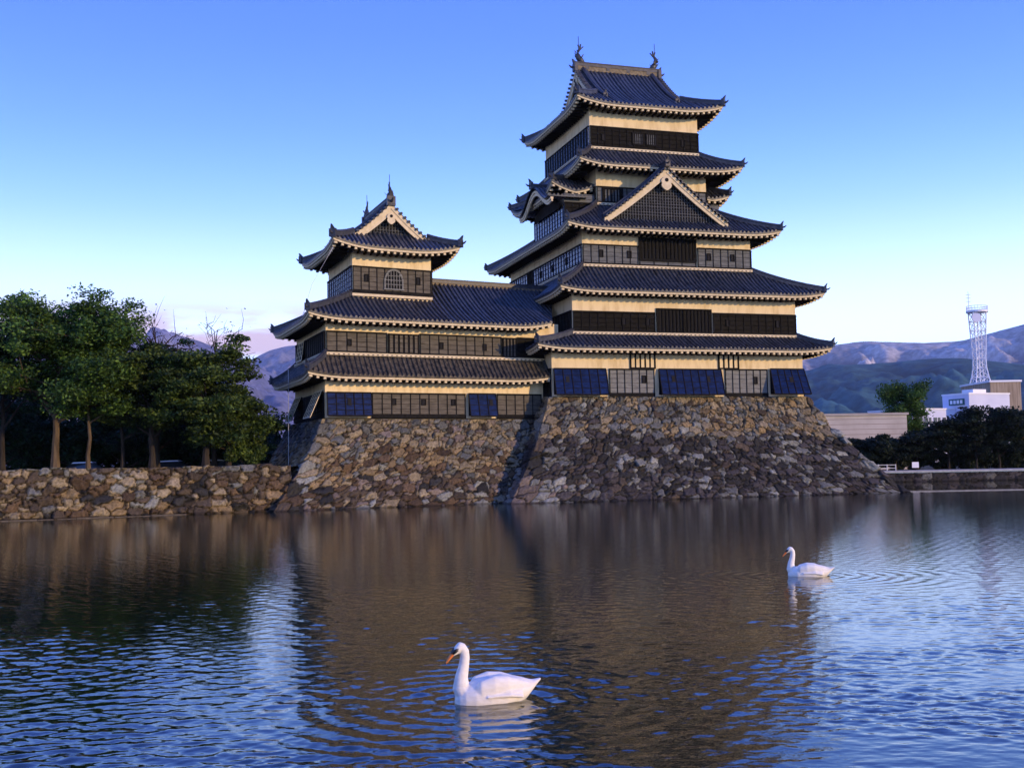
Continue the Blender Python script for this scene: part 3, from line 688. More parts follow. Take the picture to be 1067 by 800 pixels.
# ================================================================== THE KEEP
K = Frame((2.62, 77.39, 0), 17., 17.)
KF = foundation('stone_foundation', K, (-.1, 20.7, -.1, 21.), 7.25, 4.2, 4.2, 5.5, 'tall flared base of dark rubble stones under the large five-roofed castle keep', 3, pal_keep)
keep = empty('castle_keep', K.p(10, 10, 7.2), 'large black and white castle keep with five tiled roofs', 'castle keep')
S1 = (.2, 20.3, 0, 21.); S2 = (2.05, 20.2, .6, 20.6); S3 = (3.45, 17.3, 2., 20.1); S4 = (5.45, 14.7, 4., 15.2); S5 = (5.1, 14.2, 4.2, 14.6)
def ring(r_, o): return (r_[0] - o[0], r_[1] + o[1], r_[2] - o[2], r_[3] + o[3])
def gaps(outer, rect): return {'front': rect[2] - outer[2], 'back': outer[3] - rect[3], 'left': rect[0] - outer[0], 'right': outer[1] - rect[1]}
# --- first storey
storey(keep, K, S1, 7.25, 10.9)
Pf = side_map(K, S1, 'front'); Pl = side_map(K, S1, 'left'); Pr = side_map(K, S1, 'right')
panel(keep, Pf, 4.55, 8.0, 7.42, 9.22, 'board_pale', .6, .07)
panel(keep, Pf, 13.75, 17.2, 7.42, 9.26, 'board_pale', .6, .07)
loophole(keep, Pf, 7.2, 8.5); loophole(keep, Pf, 16.2, 8.45)
shutter(keep, Pf, .30, 4.25, 7.36, 9.22, .50, holes=((1.25, 8.45),))
shutter(keep, Pf, 8.35, 13.35, 7.36, 9.24, .55, holes=((9.4, 8.5), (12.2, 8.5)))
shutter(keep, Pf, 17.45, 20.3, 7.40, 9.32, .75, flare=.12, holes=((19.0, 8.5),))
grille(keep, Pf, 6.2, 8.1, 9.32, 10.35, 5, 'plaster', .24, .05, name='lattice_window'); grille(keep, Pf, 13.25, 14.85, 9.34, 10.4, 4, 'plaster', .24, .05)
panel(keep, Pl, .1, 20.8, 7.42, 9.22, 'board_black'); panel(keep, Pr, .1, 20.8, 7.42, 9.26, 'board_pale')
o1 = ring(S1, (1.55, 1.65, 1.6, 1.6))
skirt_roof(keep, K, o1, S2, 10.66, 11.82, .28, wall=gaps(o1, S1), wz=.12)
# --- second storey
storey(keep, K, S2, 11.5, 15.0)
Pf = side_map(K, S2, 'front'); Pl = side_map(K, S2, 'left'); Pr = side_map(K, S2, 'right')
panel(keep, Pf, 2.1, 8.45, 11.98, 13.42, 'board_black', .66); panel(keep, Pf, 13.2, 20.15, 11.98, 13.50, 'board_black', .66)
grille(keep, Pf, 8.65, 13.0, 11.98, 13.72, 15, 'board_black', .11, .10, mid=True)
for s in (6.0, 7.9): loophole(keep, Pf, s, 12.75)
for s in (14.4, 18.6): loophole(keep, Pf, s, 12.8)
panel(keep, Pl, .7, 20.5, 11.98, 13.45, 'board_black', .66); panel(keep, Pr, .7, 20.5, 11.98, 13.45, 'board_black', .66)
o2 = ring(S2, (1.4, 1.75, 1.5, 1.5))
skirt_roof(keep, K, o2, S3, 14.86, 17.0, .30, wall=gaps(o2, S2), wz=.2)
# --- third storey
storey(keep, K, S3, 16.6, 19.9)
Pf = side_map(K, S3, 'front'); Pl = side_map(K, S3, 'left'); Pr = side_map(K, S3, 'right')
panel(keep, Pf, 3.5, 7.85, 17.18, 18.6, 'board_grey', .62); panel(keep, Pf, 12.8, 17.25, 17.18, 18.66, 'board_grey', .62)
panel(keep, Pf, 8.0, 12.6, 17.18, 17.55, 'board_grey', 1.1)
grille(keep, Pf, 8.0, 12.6, 17.66, 19.25, 15, 'board_black', .12, .10, mid=True)
for s in (4.9, 7.15): loophole(keep, Pf, s, 17.95)
for s in (13.7, 15.7): loophole(keep, Pf, s, 18.0)
panel(keep, Pl, 2.05, 13.3, 17.18, 18.6, 'board_sky_tint', .62); panel(keep, Pl, 15., 20.05, 17.18, 18.6, 'board_sky_tint', .62); panel(keep, Pr, 2.05, 20., 17.18, 18.6, 'board_grey', .62)
grille(keep, Pl, 13.45, 14.85, 17.2, 18.6, 4, 'board_black')
for s in (5.2, 8.4, 11.4): loophole(keep, Pl, s, 17.9)
o3 = ring(S3, (1.72, 1.8, 1.7, 1.8))
skirt_roof(keep, K, o3, S4, 19.68, 22.12, .36, wall=gaps(o3, S3), wz=.25)
# --- fourth storey, half hidden by the gables
storey(keep, K, S4, 21.6, 25.0)
Pf = side_map(K, S4, 'front'); Pl = side_map(K, S4, 'left'); Pr = side_map(K, S4, 'right')
panel(keep, Pf, 5.5, 14.65, 22.3, 23.5, 'board_grey', .62); panel(keep, Pl, 4.05, 15.1, 22.3, 23.5, 'board_black', .62); panel(keep, Pr, 4.05, 15.1, 22.3, 23.5, 'board_black', .62)
grille(keep, Pf, 5.95, 7.55, 22.2, 23.35, 6, 'board_black', .08, .14)
o4 = ring(S4, (2.05, 2.25, 2.0, 2.0))
skirt_roof(keep, K, o4, S5, 24.86, 26.5, .42, wall=gaps(o4, S4), wz=.3)
# --- fifth storey under the hip-and-gable roof
storey(keep, K, S5, 26.1, 30.2)
Pf = side_map(K, S5, 'front'); Pl = side_map(K, S5, 'left'); Pr = side_map(K, S5, 'right')
panel(keep, Pf, 5.15, 14.15, 26.6, 28.22, 'board_black', .62); panel(keep, Pl, 4.25, 14.55, 26.6, 28.22, 'board_black', .62, bmat='board_sky_tint'); panel(keep, Pr, 4.25, 14.55, 26.6, 28.22, 'board_black', .62)
for c in (9.05, 10.2): grille(keep, Pf, c - .42, c + .42, 27.05, 27.9, 5, 'board_grey', .05, .11)
for s in (6.2, 12.9): loophole(keep, Pf, s, 27.4)
irimoya(keep, K, (3.55, 15.75, 2.65, 15.85), 'u', 29.68, 4.85, 2.5, .55, wallq=1.5, finial=1.5, ridge_h=.62)
# --- big triangular gable on the front of the third roof
CU, CZ0, HW = 10.1, 24.55, 5.05
def cz(s): t = abs(s) / HW; return CZ0 - 4.0 * (1.14 * t - .14 * t * t)
gb = MB()
for sg in (-1, 1):
    slope(gb, lambda s, q, z, sg=sg: K.p(CU + sg * (HW - q), s, z), 1.25, 4.3, lambda s: HW, lambda s, q: cz(HW - q) + .12, 12)
gr = gb.build('gable_roof', ['roof_tile'], keep)
rb = MB(); sweep(rb, [K.p(CU, v_, CZ0 + .1) for v_ in (1.1, 2., 3., 4.2)], .36, .5); rb.build('gable_ridge', ['ridge_tile'], gr)
eb = MB(); end_tile(eb, K.p(CU, 1.12, CZ0 + .18), -K.V, .8); eb.build('ridge_end_tile', ['ridge_tile'], gr)
for sg in (-1, 1):
    rb = MB(); sweep(rb, [K.p(CU + sg * HW * t, 1.85, cz(HW * t) + .12) for t in [i / 8 for i in range(9)]], .26, .30); rb.build('descending_ridge', ['ridge_tile'], gr)
gable(keep, lambda s, o, z: K.p(CU + s, 1.5 - o, z), HW, cz, -.45, .47)
# --- bays with undulating gables on the two sides of the fourth storey
def undul(t):     # t in -1..1, ogee arch
    a = abs(t); return .5 * (1 + math.cos(math.pi * min(a / .86, 1))) * 1.45 + (.10 * ((a - .7) / .3) ** 2 if a > .7 else 0)
def bay(sgn):
    side = 'left' if sgn < 0 else 'right'
    rect = (2.9, 6.0, 4.2, 11.2) if sgn < 0 else (14.2, 16.4, 5.2, 11.2)
    mb = MB(); u0, u1, v0, v1 = rect
    mb.hexa([K.p(u0, v0, 19.9), K.p(u1, v0, 19.9), K.p(u1, v1, 19.9), K.p(u0, v1, 19.9), K.p(u0, v0, 22.9), K.p(u1, v0, 22.9), K.p(u1, v1, 22.9), K.p(u0, v1, 22.9)])
    mb.build('bay_wall', ['board_grey'], keep)
    P = side_map(K, rect, side)
    panel(keep, P, v0 + .05, v1 - .05, 20.4, 22.0, 'board_sky_tint' if sgn < 0 else 'board_grey', .62)
    PF = side_map(K, rect, 'front'); panel(keep, PF, u0 + .05, u1 - .05, 20.4, 22.2, 'board_black', .62)
    # roof of the bay
    out_ = (1.95, 6.0, 4.7 - .4, 14.9) if sgn < 0 else (14.1, 17.1, 4.6, 14.5)
    inn = (5.3, 6.0, 7.6, 10.4) if sgn < 0 else (14.1, 14.8, 7.6, 10.4)
    hp = (0, 3) if sgn < 0 else (1, 2)
    skirt_roof(keep, K, out_, inn, 23.15, 25.4, .85 if sgn < 0 else .5, sides=('front', side, 'back'), flash=False, hips=hp, wz=.1)
    # undulating gable in front of it
    if sgn > 0: return
    c, hw, zb = 7.55, 3.95, 22.35
    P2 = side_map(K, (1.75, 18.3, 0, 1), side)
    n = 28; rows = [[], []]; ab = MB(); tb = MB(); ib = MB()
    def strip(mbx, o0, o1, top, bot):
        r_ = [[], [], [], []]
        for i in range(n + 1):
            t = -1 + 2 * i / n; z = zb + undul(t); s = c + hw * t; th = 1 - .2 * abs(t)
            r_[0].append(P2(s, o0, z - top * th)); r_[1].append(P2(s, o1, z - top * th)); r_[2].append(P2(s, o1, z - bot * th)); r_[3].append(P2(s, o0, z - bot * th))
        mbx.grid(r_); mbx.grid([r_[3], r_[0]]); mbx.face([q[0] for q in r_]); mbx.face([q[-1] for q in r_][::-1])
    strip(ab, -.1, .12, .02, .22); strip(ab, -.06, .06, .20, .44)
    ab.build('bargeboard', ['plaster'], keep)
    # tiled roof running back over the arch
    cols = []
    slope(tb, lambda s, q, z: P2(c - hw + q, .3 - s, z), 0, 3.2, lambda s: 2 * hw, lambda s, q: zb + undul(-1 + q / hw) + .16, 40)
    k = tb.build('gable_roof', ['roof_tile'], keep)
    rb = MB(); sweep(rb, [P2(c, .35 - s, zb + undul(0) + .18) for s in (0, .8, 1.6, 2.6)], .34, .42); rb.build('gable_ridge', ['ridge_tile'], k)
    eb = MB(); end_tile(eb, P2(c, .35, zb + undul(0) + .25), Vector(P2(0, 1, 0)) - Vector(P2(0, 0, 0)), 1.0); eb.build('ridge_end_tile', ['ridge_tile'], k)
    # plastered tympanum, recessed
    pts = [P2(c + hw * .8 * t, -.9, zb + undul(t * .8) - .2) for t in [-1 + 2 * i / n for i in range(n + 1)]]
    ib.face(pts + [P2(c + hw * .8, -.9, zb - .5), P2(c - hw * .8, -.9, zb - .5)])
    ib.build('gable_wall', ['soffit_shade'], keep)
bay(-1); bay(1)

# ================================================================== THE SMALL TOWER WITH ITS CONNECTING GALLERY
Wf = Frame((-12.98, 70.69, 0), 28., 22.)
foundation('stone_foundation', Wf, (.78, 17.5, -.1, 12.), 5.75, 3.75, 3.0, 1.0, 'brown and tan rubble stone base under the small tower, left of the dark keep base', 5, pal_wing, back=12.)
turret = empty('castle_turret', Wf.p(8, 5, 5.7), 'small castle tower with a latticed front gable and a long tiled gallery beside the keep', 'castle tower')
T1 = (1.0, 17.2, 0, 10.); T2 = (1.1, 18.6, .1, 9.9); T3 = (3.5, 9.35, 2.3, 9.6)
storey(turret, Wf, T1, 5.78, 8.9)
Pf = side_map(Wf, T1, 'front'); Pl = side_map(Wf, T1, 'left')
panel(turret, Pf, 4.25, 11.0, 5.95, 7.42, 'board_brown', .66); panel(turret, Pf, 13.5, 17.0, 5.95, 7.46, 'board_brown', .66)
for s in (5.75, 7.9, 10.1): loophole(turret, Pf, s, 6.85, .22, .34)
shutter(turret, Pf, 1.1, 4.15, 5.9, 7.42, .32, holes=((2.6, 6.8),))
shutter(turret, Pf, 11.25, 13.35, 5.9, 7.46, .42, holes=((12.9, 6.85),))
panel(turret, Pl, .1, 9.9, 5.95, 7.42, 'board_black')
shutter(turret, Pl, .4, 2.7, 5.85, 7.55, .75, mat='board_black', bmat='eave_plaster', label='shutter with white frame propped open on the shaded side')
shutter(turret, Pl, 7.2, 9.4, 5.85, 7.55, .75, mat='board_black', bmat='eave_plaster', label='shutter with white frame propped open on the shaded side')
o = (-.45, 17.35, -1.4, 11.6)
skirt_roof(turret, Wf, o, (1.1, 17.3, .1, 9.9), 8.48, 9.92, .28, tile='roof_tile_old', sides=('front', 'left', 'back'), wall={'front': 1.4, 'left': 1.45, 'back': 1.6}, hips=(0, 3), wz=.15)
rb = MB(); sweep(rb, [Wf.p(17.3, -1.38 + 1.5 * t, 8.50 + 1.44 * prof(t)) for t in [i / 5 for i in range(6)]], .26, .3); rb.build('verge_ridge', ['ridge_tile'], turret)
storey(turret, Wf, T2, 9.7, 12.6)
Pf = side_map(Wf, T2, 'front'); Pl = side_map(Wf, T2, 'left')
panel(turret, Pf, 1.15, 5.3, 10.08, 11.42, 'board_brown', .66); panel(turret, Pf, 7.75, 13.9, 10.08, 11.46, 'board_brown', .66); panel(turret, Pf, 15.2, 18.5, 10.08, 11.48, 'board_black', .66)
grille(turret, Pf, 5.45, 7.6, 10.12, 11.36, 6, 'board_brown', .2, .12); grille(turret, Pf, 14.05, 15.1, 10.12, 11.4, 4, 'board_brown', .1, .12)
for s in (2.7, 9.3, 12.6): loophole(turret, Pf, s, 10.72, .2, .36)
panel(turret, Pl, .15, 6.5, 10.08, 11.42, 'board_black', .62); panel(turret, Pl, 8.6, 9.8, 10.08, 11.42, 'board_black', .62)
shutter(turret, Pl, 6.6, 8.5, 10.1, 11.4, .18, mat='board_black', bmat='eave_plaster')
o = (-.4, 17.45, -1.4, 11.4)
gallery_roof = skirt_roof(turret, Wf, o, (6.0, 17.45, 4.95, 5.05), 12.22, 15.85, .36, tile='roof_tile', sides=('front', 'left', 'back'), wall={'front': 1.5, 'left': 1.5, 'back': 1.5}, hips=(0, 3), flash=False, wz=.3)
# the slope runs on behind the keep's lowest eave, cut back along a valley
vb = MB(); slope(vb, lambda s, q, z: Wf.p(s, -1.4 + q, z), 17.45, 20.1, lambda s: 6.35, lambda s, q: 12.22 + 3.63 * prof(q / 6.35), 10, qmin=lambda s: 6.35 * (s - 17.45) / 2.9)
vb.build('valley_tiles', ['roof_tile'], gallery_roof)
rb = MB(); rb.box(Wf.p, 9.4, 20.1, 4.82, 5.18, 15.6, 16.02); rb.cur = 1; sweep(rb, [Wf.p(9.3 + 10.8 * t, 5, 15.95) for t in (0, .25, .5, .75, 1)], .42, .3)
rb.build('main_ridge', ['ridge_plaster', 'ridge_tile'], turret)
# tower room
storey(turret, Wf, T3, 13.6, 17.6)
Pf = side_map(Wf, T3, 'front'); Pl = side_map(Wf, T3, 'left'); Pr = side_map(Wf, T3, 'right')
panel(turret, Pf, 3.55, 9.3, 14.55, 16.22, 'board_brown', .6); panel(turret, Pl, 2.35, 9.55, 14.55, 16.22, 'board_sky_tint', .62); panel(turret, Pr, 2.35, 9.55, 14.68, 16.22, 'board_brown', .6)
for s in (4.5, 8.35): loophole(turret, Pf, s, 15.45, .2, .44)
fb = MB(); fl = MB()
for s0, s1 in ((3.5, 9.35),):
    fl.box(Pf, s0 - .05, s1 + .05, 0, .17, 14.18, 14.36)
for sg in range(2):
    pass
fl.build('flashing', ['eave_plaster'], turret)
# arched bell-shaped window
wb = MB(); c, wz0 = 6.5, 14.80
def bell(t): return .60 if t < .35 else .60 * math.sqrt(max(0, 1 - ((t - .35) / .65) ** 2))
pts = [(bell(i / 24), wz0 + 1.28 * i / 24) for i in range(25)]
f = [Pf(c + x, .10, z) for x, z in pts] + [Pf(c - x, .10, z) for x, z in pts[::-1][1:]]
wb.face(f); wb.cur = 1
for k in range(-2, 3):
    x = k * .21; t = max([tt / 40 for tt in range(41) if bell(tt / 40) >= abs(x)] or [0]); wb.box(Pf, c + x - .025, c + x + .025, .105, .16, wz0, wz0 + 1.28 * t)
for z in (.3, .6, .9): wb.box(Pf, c - bell(z / 1.28), c + bell(z / 1.28), .107, .15, wz0 + z - .02, wz0 + z + .02)
wb.cur = 2
out_p = [(x * 1.17 + .01, wz0 + (z - wz0) * 1.09) for x, z in pts]
for sg in (-1, 1):
    rows = [[Pf(c + sg * x, .09, z) for x, z in out_p], [Pf(c + sg * x, .17, z) for x, z in out_p], [Pf(c + sg * x, .17, z) for x, z in pts], [Pf(c + sg * x, .09, z) for x, z in pts]]
    wb.grid(rows)
wb.box(Pf, c - .75, c + .75, .07, .2, wz0 - .08, wz0)
wb.build('arched_window', ['dark_opening', 'board_pale', 'board_pale'], turret)
irimoya(turret, Wf, (1.75, 11.1, .65, 11.2), 'v', 17.38, 3.5, 1.9, .5, wallq=1.6, finial=1.15, ridge_h=.45)
# lightning cable down the corner of the tower
cb = MB(); cb.tube([Wf.p(1.9, 1.2, 17.2), Wf.p(.4, 1.0, 14.6), Wf.p(-.3, .8, 12.4)], .018, 5); cb.build('lightning_cable', ['steel_white'], turret)
pb = MB(); p0 = (-14.75, 72.6); pb.tube([(p0[0], p0[1], 2.6), (p0[0], p0[1], 8.9)], .022, 8); pb.tube([(p0[0], p0[1], 8.9), (p0[0], p0[1], 9.05)], .04, 8)
tag(pb.build('flagpole', ['gravel']), 'thin pale pole standing on the embankment just left of the small tower', 'pole')

# ================================================================== EMBANKMENT WALL ON THE LEFT
def wall_obj():
    a, b_ = np.array((-62., 43.2, 0)), np.array((-13.7, 68.3, 0)); d = (b_ - a); Lw = np.linalg.norm(d); d /= Lw; n = np.array((d[1], -d[0], 0))
    step = .065; fs = [i * step for i in range(int(Lw / step) + 1)]
    def P_of(f, h): return a + d * f + n * (.5 * (1 - h / 2.8)) + np.array((0, 0, h)), n
    hs = list(np.arange(-.5, 2.86, step))
    v, q, c = stone_mesh(P_of, fs, hs, fs, 11, .58, .36, pal_wall, relief=.21)
    # uneven top line
    nf = len(fs); top = v.reshape(len(hs), nf, 3)
    for i in range(nf):
        k = .10 * mnoise.noise((fs[i] * .9, 3, 1)) + (.06 if mnoise.noise((fs[i] * .45, 7, 2)) > .1 else -.03)
        for j in range(len(hs)): top[j, i, 2] += k * max(0, hs[j] - 1.9)
    idx_last = (len(hs) - 1) * nf
    back = top[-1] - n * .9 + np.array((0, 0, -.05)); v2 = np.concatenate([top.reshape(-1, 3), back]); c2 = np.concatenate([c, c[idx_last:] * .8])
    i0 = np.arange(nf - 1); q2 = np.stack([idx_last + i0, idx_last + i0 + 1, len(v) + i0 + 1, len(v) + i0], -1)
    o = np_mesh('embankment_wall', v2, np.concatenate([q, q2]), 'stone', c2)
    tag(o, 'long low wall of brown rubble stone along the moat below the trees', 'stone wall')
    # foot ledge just above the water
    mb = MB(); D = Vector(d); Nn = Vector(n); A = Vector(a)
    def P(s, o_, z): return A + D * s + Nn * o_ + Vector((0, 0, z))
    for k in range(24):
        s = 2 * k; mb.box(P, s, s + 1.96, .3, .66 + .05 * (k % 3), -.4, .03 + .02 * (k % 2))
    mb.build('foot_ledge', ['ledge_stone'], o)
wall_obj()

# far bank wall
def far_wall():
    step = .12; fs = [i * step for i in range(int(70 / step))]
    def P_of(f, h): return np.array((14 + f, 111.4 + .25 * h, h)), np.array((0, -1., 0))
    hs = list(np.arange(-.3, .96, step))
    v, q, c = stone_mesh(P_of, fs, hs, fs, 21, .8, .42, lambda a, h, rng: pick(rng, [(.7, DARK), (.24, PURP), (.06, GREY)]), relief=.14)
    o = np_mesh('bank_wall', v, q, 'stone', c); tag(o, 'low dark stone wall along the far edge of the moat', 'stone wall')
far_wall()

# ================================================================== SWANS
def make_swan():
    parts = []
    def ellip_loft(sections, n=20):
        mb = MB(); rows = []
        for (x, y, z, ry, rz) in sections:
            rows.append([(x, y + ry * math.cos(2 * math.pi * k / n), z + rz * math.sin(2 * math.pi * k / n)) for k in range(n + 1)])
        mb.grid(rows); mb.face([r_ for r_ in rows[0][:-1]][::-1]); mb.face([r_ for r_ in rows[-1][:-1]]); return mb
    # body along x, breast at -x
    body = ellip_loft([(-.50, 0, .05, .03, .04), (-.47, 0, .06, .11, .11), (-.40, 0, .07, .17, .16), (-.28, 0, .085, .22, .19), (-.10, 0, .10, .245, .215), (.10, 0, .11, .235, .22), (.27, 0, .12, .19, .175), (.40, 0, .145, .125, .115), (.49, 0, .185, .075, .062), (.555, 0, .225, .045, .030), (.60, 0, .25, .03, .012)])
    wl = []
    for k in (-1, 1):
        wl.append(ellip_loft([(-.30, .15 * k, .16, .02, .05), (-.22, .16 * k, .19, .07, .11), (-.05, .155 * k, .225, .095, .125), (.12, .14 * k, .225, .09, .115), (.28, .105 * k, .205, .065, .085), (.40, .07 * k, .19, .04, .055), (.50, .04 * k, .19, .02, .025)], 14))
    for k in (-1, 1):       # folded flight feathers
        for q in range(6):
            zz = .30 - .036 * q; x1 = .50 - .05 * q; yo = (.045 + .030 * q)
            wl.append(ellip_loft([(-.06 - .02 * q, (yo + .055) * k, zz, .008, .012), (.14, (yo + .05) * k, zz + .004, .020, .022), (.32, (yo + .012) * k, zz - .028, .018, .018), (x1, yo * .55 * k, zz - .062, .004, .006)], 8))
    nk = MB()
    path = [(-.26, 0, .08), (-.37, 0, .13), (-.425, 0, .22), (-.415, 0, .34), (-.385, 0, .46), (-.37, 0, .56), (-.375, 0, .63), (-.405, 0, .675), (-.45, 0, .685)]
    nk.tube(path, [.18, .145, .106, .080, .066, .061, .060, .061, .060], 14)
    hd = ellip_loft([(-.375, 0, .672, .03, .03), (-.405, 0, .680, .056, .060), (-.445, 0, .676, .062, .068), (-.482, 0, .652, .054, .058), (-.515, 0, .625, .040, .042), (-.537, 0, .603, .026, .028)], 14)
    al = MB()
    for m_ in [body] + wl + [nk, hd]:
        i = len(al.v); al.v += m_.v; al.f += [tuple(i + k for k in f) for f in m_.f]; al.mi += m_.mi
    o = al.build('swan', ['feather'])
    md = o.modifiers.new('r', 'REMESH'); md.mode = 'VOXEL'; md.voxel_size = .0095
    sm = o.modifiers.new('s', 'SMOOTH'); sm.factor = .5; sm.iterations = 9
    dg = bpy.context.evaluated_depsgraph_get(); me = bpy.data.meshes.new_from_object(o.evaluated_get(dg)); o.modifiers.clear()
    old = o.data; o.data = me; bpy.data.meshes.remove(old)
    me.polygons.foreach_set('use_smooth', [True] * len(me.polygons)); me.materials.clear(); me.materials.append(M['feather'])
    tag(o, 'white swan with an orange bill gliding nearest the viewer', 'swan', 'swans on the moat')
    bl = ellip_loft([(-.510, 0, .625, .034, .040), (-.540, 0, .592, .031, .034), (-.570, 0, .556, .029, .026), (-.594, 0, .526, .027, .020), (-.610, 0, .508, .018, .012)], 12)
    b1 = bl.build('bill', ['bill_orange'], o, True)
    nb = ellip_loft([(-.606, 0, .512, .010, .008), (-.616, 0, .500, .011, .009), (-.621, 0, .494, .004, .005)], 8); nb.build('bill_tip', ['bill_black'], b1, True)
    kb = ellip_loft([(-.488, 0, .672, .012, .008), (-.505, 0, .664, .022, .020), (-.524, 0, .645, .026, .024), (-.540, 0, .620, .022, .016), (-.550, 0, .604, .012, .008)], 12); kb.build('bill_knob', ['bill_black'], o, True)
    for k in (-1, 1):
        mk = MB(); mk.tube([(-.468, .052 * k, .664), (-.500, .041 * k, .645), (-.528, .030 * k, .616)], [.016, .024, .018], 8); mk.build('face_mask', ['bill_black'], o, True)
        eb = ellip_loft([(-.470, .050 * k, .672, .004, .004), (-.464, .052 * k, .672, .009, .009), (-.456, .052 * k, .672, .004, .004)], 8); eb.build('eye', ['bill_black'], o, True)
    return o
sw = make_swan(); sw.location = (-.27, 13.2, -.03); sw.rotation_euler = (0, 0, R(16)); sw.scale = (.95, .97, .98)
s2 = sw.copy(); COL.objects.link(s2)
for ch in sw.children:
    c_ = ch.copy(); COL.objects.link(c_); c_.parent = s2
    for g in ch.children: d_ = g.copy(); COL.objects.link(d_); d_.parent = c_
s2.location = (6.88, 26.1, -.045); s2.rotation_euler = (0, 0, R(-12)); s2.scale = (.97,) * 3
s2['label'] = 'smaller looking white swan farther out on the bright water at right'

# ================================================================== HILLS
def hill(name, prof_pts, D, depth, z0, seed, col_fn, nx=330, ny=110, rough=1.5):
    """prof_pts: (azimuth deg, tan elevation) of the skyline as seen over the moat, at distance D"""
    az = np.linspace(prof_pts[0][0], prof_pts[-1][0], nx); te = np.interp(az, [p[0] for p in prof_pts], [p[1] for p in prof_pts])
    ker = np.ones(7) / 7; te = np.convolve(np.pad(te, 3, mode='edge'), ker, 'valid')
    verts = np.zeros((ny, nx, 3)); col = np.zeros((ny, nx, 3))
    for j in range(ny):
        t = j / (ny - 1)          # 0 foot .. 1 beyond the crest
        for i in range(nx):
            a = R(az[i]); Hc = te[i] * D + EYE
            r_ = D - depth + depth * 1.25 * t; x, y = r_ * math.sin(a), r_ * math.cos(a)
            tt = t * 1.25
            base = z0 + (Hc - z0) * (tt ** 1.25 if tt <= 1 else 1 - (tt - 1) * 1.6)
            sp_ = mnoise.fractal((x / 520 + seed, y / 760, 0), .75, 2.1, 8)
            wx = x + 120 * mnoise.noise((x / 300, y / 400, seed)); rdg = abs(mnoise.noise((wx / 330 + seed * 3, y / 1200, 3))) + .5 * abs(mnoise.noise((wx / 150 + seed, y / 500, 8))) + .3 * abs(mnoise.noise((wx / 70 + seed, y / 240, 5)))
            env = math.sin(math.pi * min(tt, 1.0)) ** .8 if tt < 1 else 0
            z = base + env * (Hc - z0) * rough * (.16 * sp_ - .22 * (rdg - .35)) + (.004 * Hc * sp_)
            verts[j, i] = (x, y, max(z, z0 - 2)); col[j, i] = col_fn(x, y, z / max(Hc, 1), sp_, rdg)
    idx = np.arange(nx * ny).reshape(ny, nx); q = np.stack([idx[:-1, :-1], idx[:-1, 1:], idx[1:, 1:], idx[1:, :-1]], -1).reshape(-1, 4)
    o = np_mesh(name, verts.reshape(-1, 3), q, 'hill', col.reshape(-1, 3), smooth=True); tag(o, kind='structure'); return o
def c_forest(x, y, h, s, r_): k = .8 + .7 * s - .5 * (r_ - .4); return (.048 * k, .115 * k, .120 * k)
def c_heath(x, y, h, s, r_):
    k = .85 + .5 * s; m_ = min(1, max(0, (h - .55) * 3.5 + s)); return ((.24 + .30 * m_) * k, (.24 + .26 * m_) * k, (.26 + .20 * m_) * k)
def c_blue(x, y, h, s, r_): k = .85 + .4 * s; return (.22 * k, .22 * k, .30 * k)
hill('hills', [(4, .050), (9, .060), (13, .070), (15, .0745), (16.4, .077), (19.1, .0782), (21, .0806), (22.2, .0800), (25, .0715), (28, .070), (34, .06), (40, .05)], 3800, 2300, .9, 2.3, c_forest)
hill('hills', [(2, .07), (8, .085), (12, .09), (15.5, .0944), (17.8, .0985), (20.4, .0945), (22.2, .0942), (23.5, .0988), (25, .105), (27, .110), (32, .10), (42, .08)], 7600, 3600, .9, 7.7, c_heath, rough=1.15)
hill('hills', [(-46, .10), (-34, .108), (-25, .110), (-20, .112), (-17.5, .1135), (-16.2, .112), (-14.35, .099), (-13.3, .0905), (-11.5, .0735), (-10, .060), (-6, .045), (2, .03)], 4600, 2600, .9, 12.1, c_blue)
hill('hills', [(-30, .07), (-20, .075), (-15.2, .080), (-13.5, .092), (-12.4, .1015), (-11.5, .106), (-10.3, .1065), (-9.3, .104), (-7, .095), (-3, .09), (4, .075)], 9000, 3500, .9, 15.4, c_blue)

# ================================================================== THE AIR
m = bpy.data.materials.new('haze'); m.use_nodes = True; m.node_tree.nodes.clear(); M['haze'] = m
_o = m.node_tree.nodes.new('ShaderNodeOutputMaterial'); _v = m.node_tree.nodes.new('ShaderNodeVolumePrincipled')
_v.inputs['Color'].default_value = (.72, .82, 1.0, 1); _v.inputs['Density'].default_value = HAZE; _v.inputs['Anisotropy'].default_value = 0.
m.node_tree.links.new(_v.outputs[0], _o.inputs['Volume'])
mb = MB(); mb.box(lambda a, b_, c: (a, b_, c), -7500, 7500, -250, 13500, -3, 1250)
tag(mb.build('haze', ['haze']), kind='stuff')

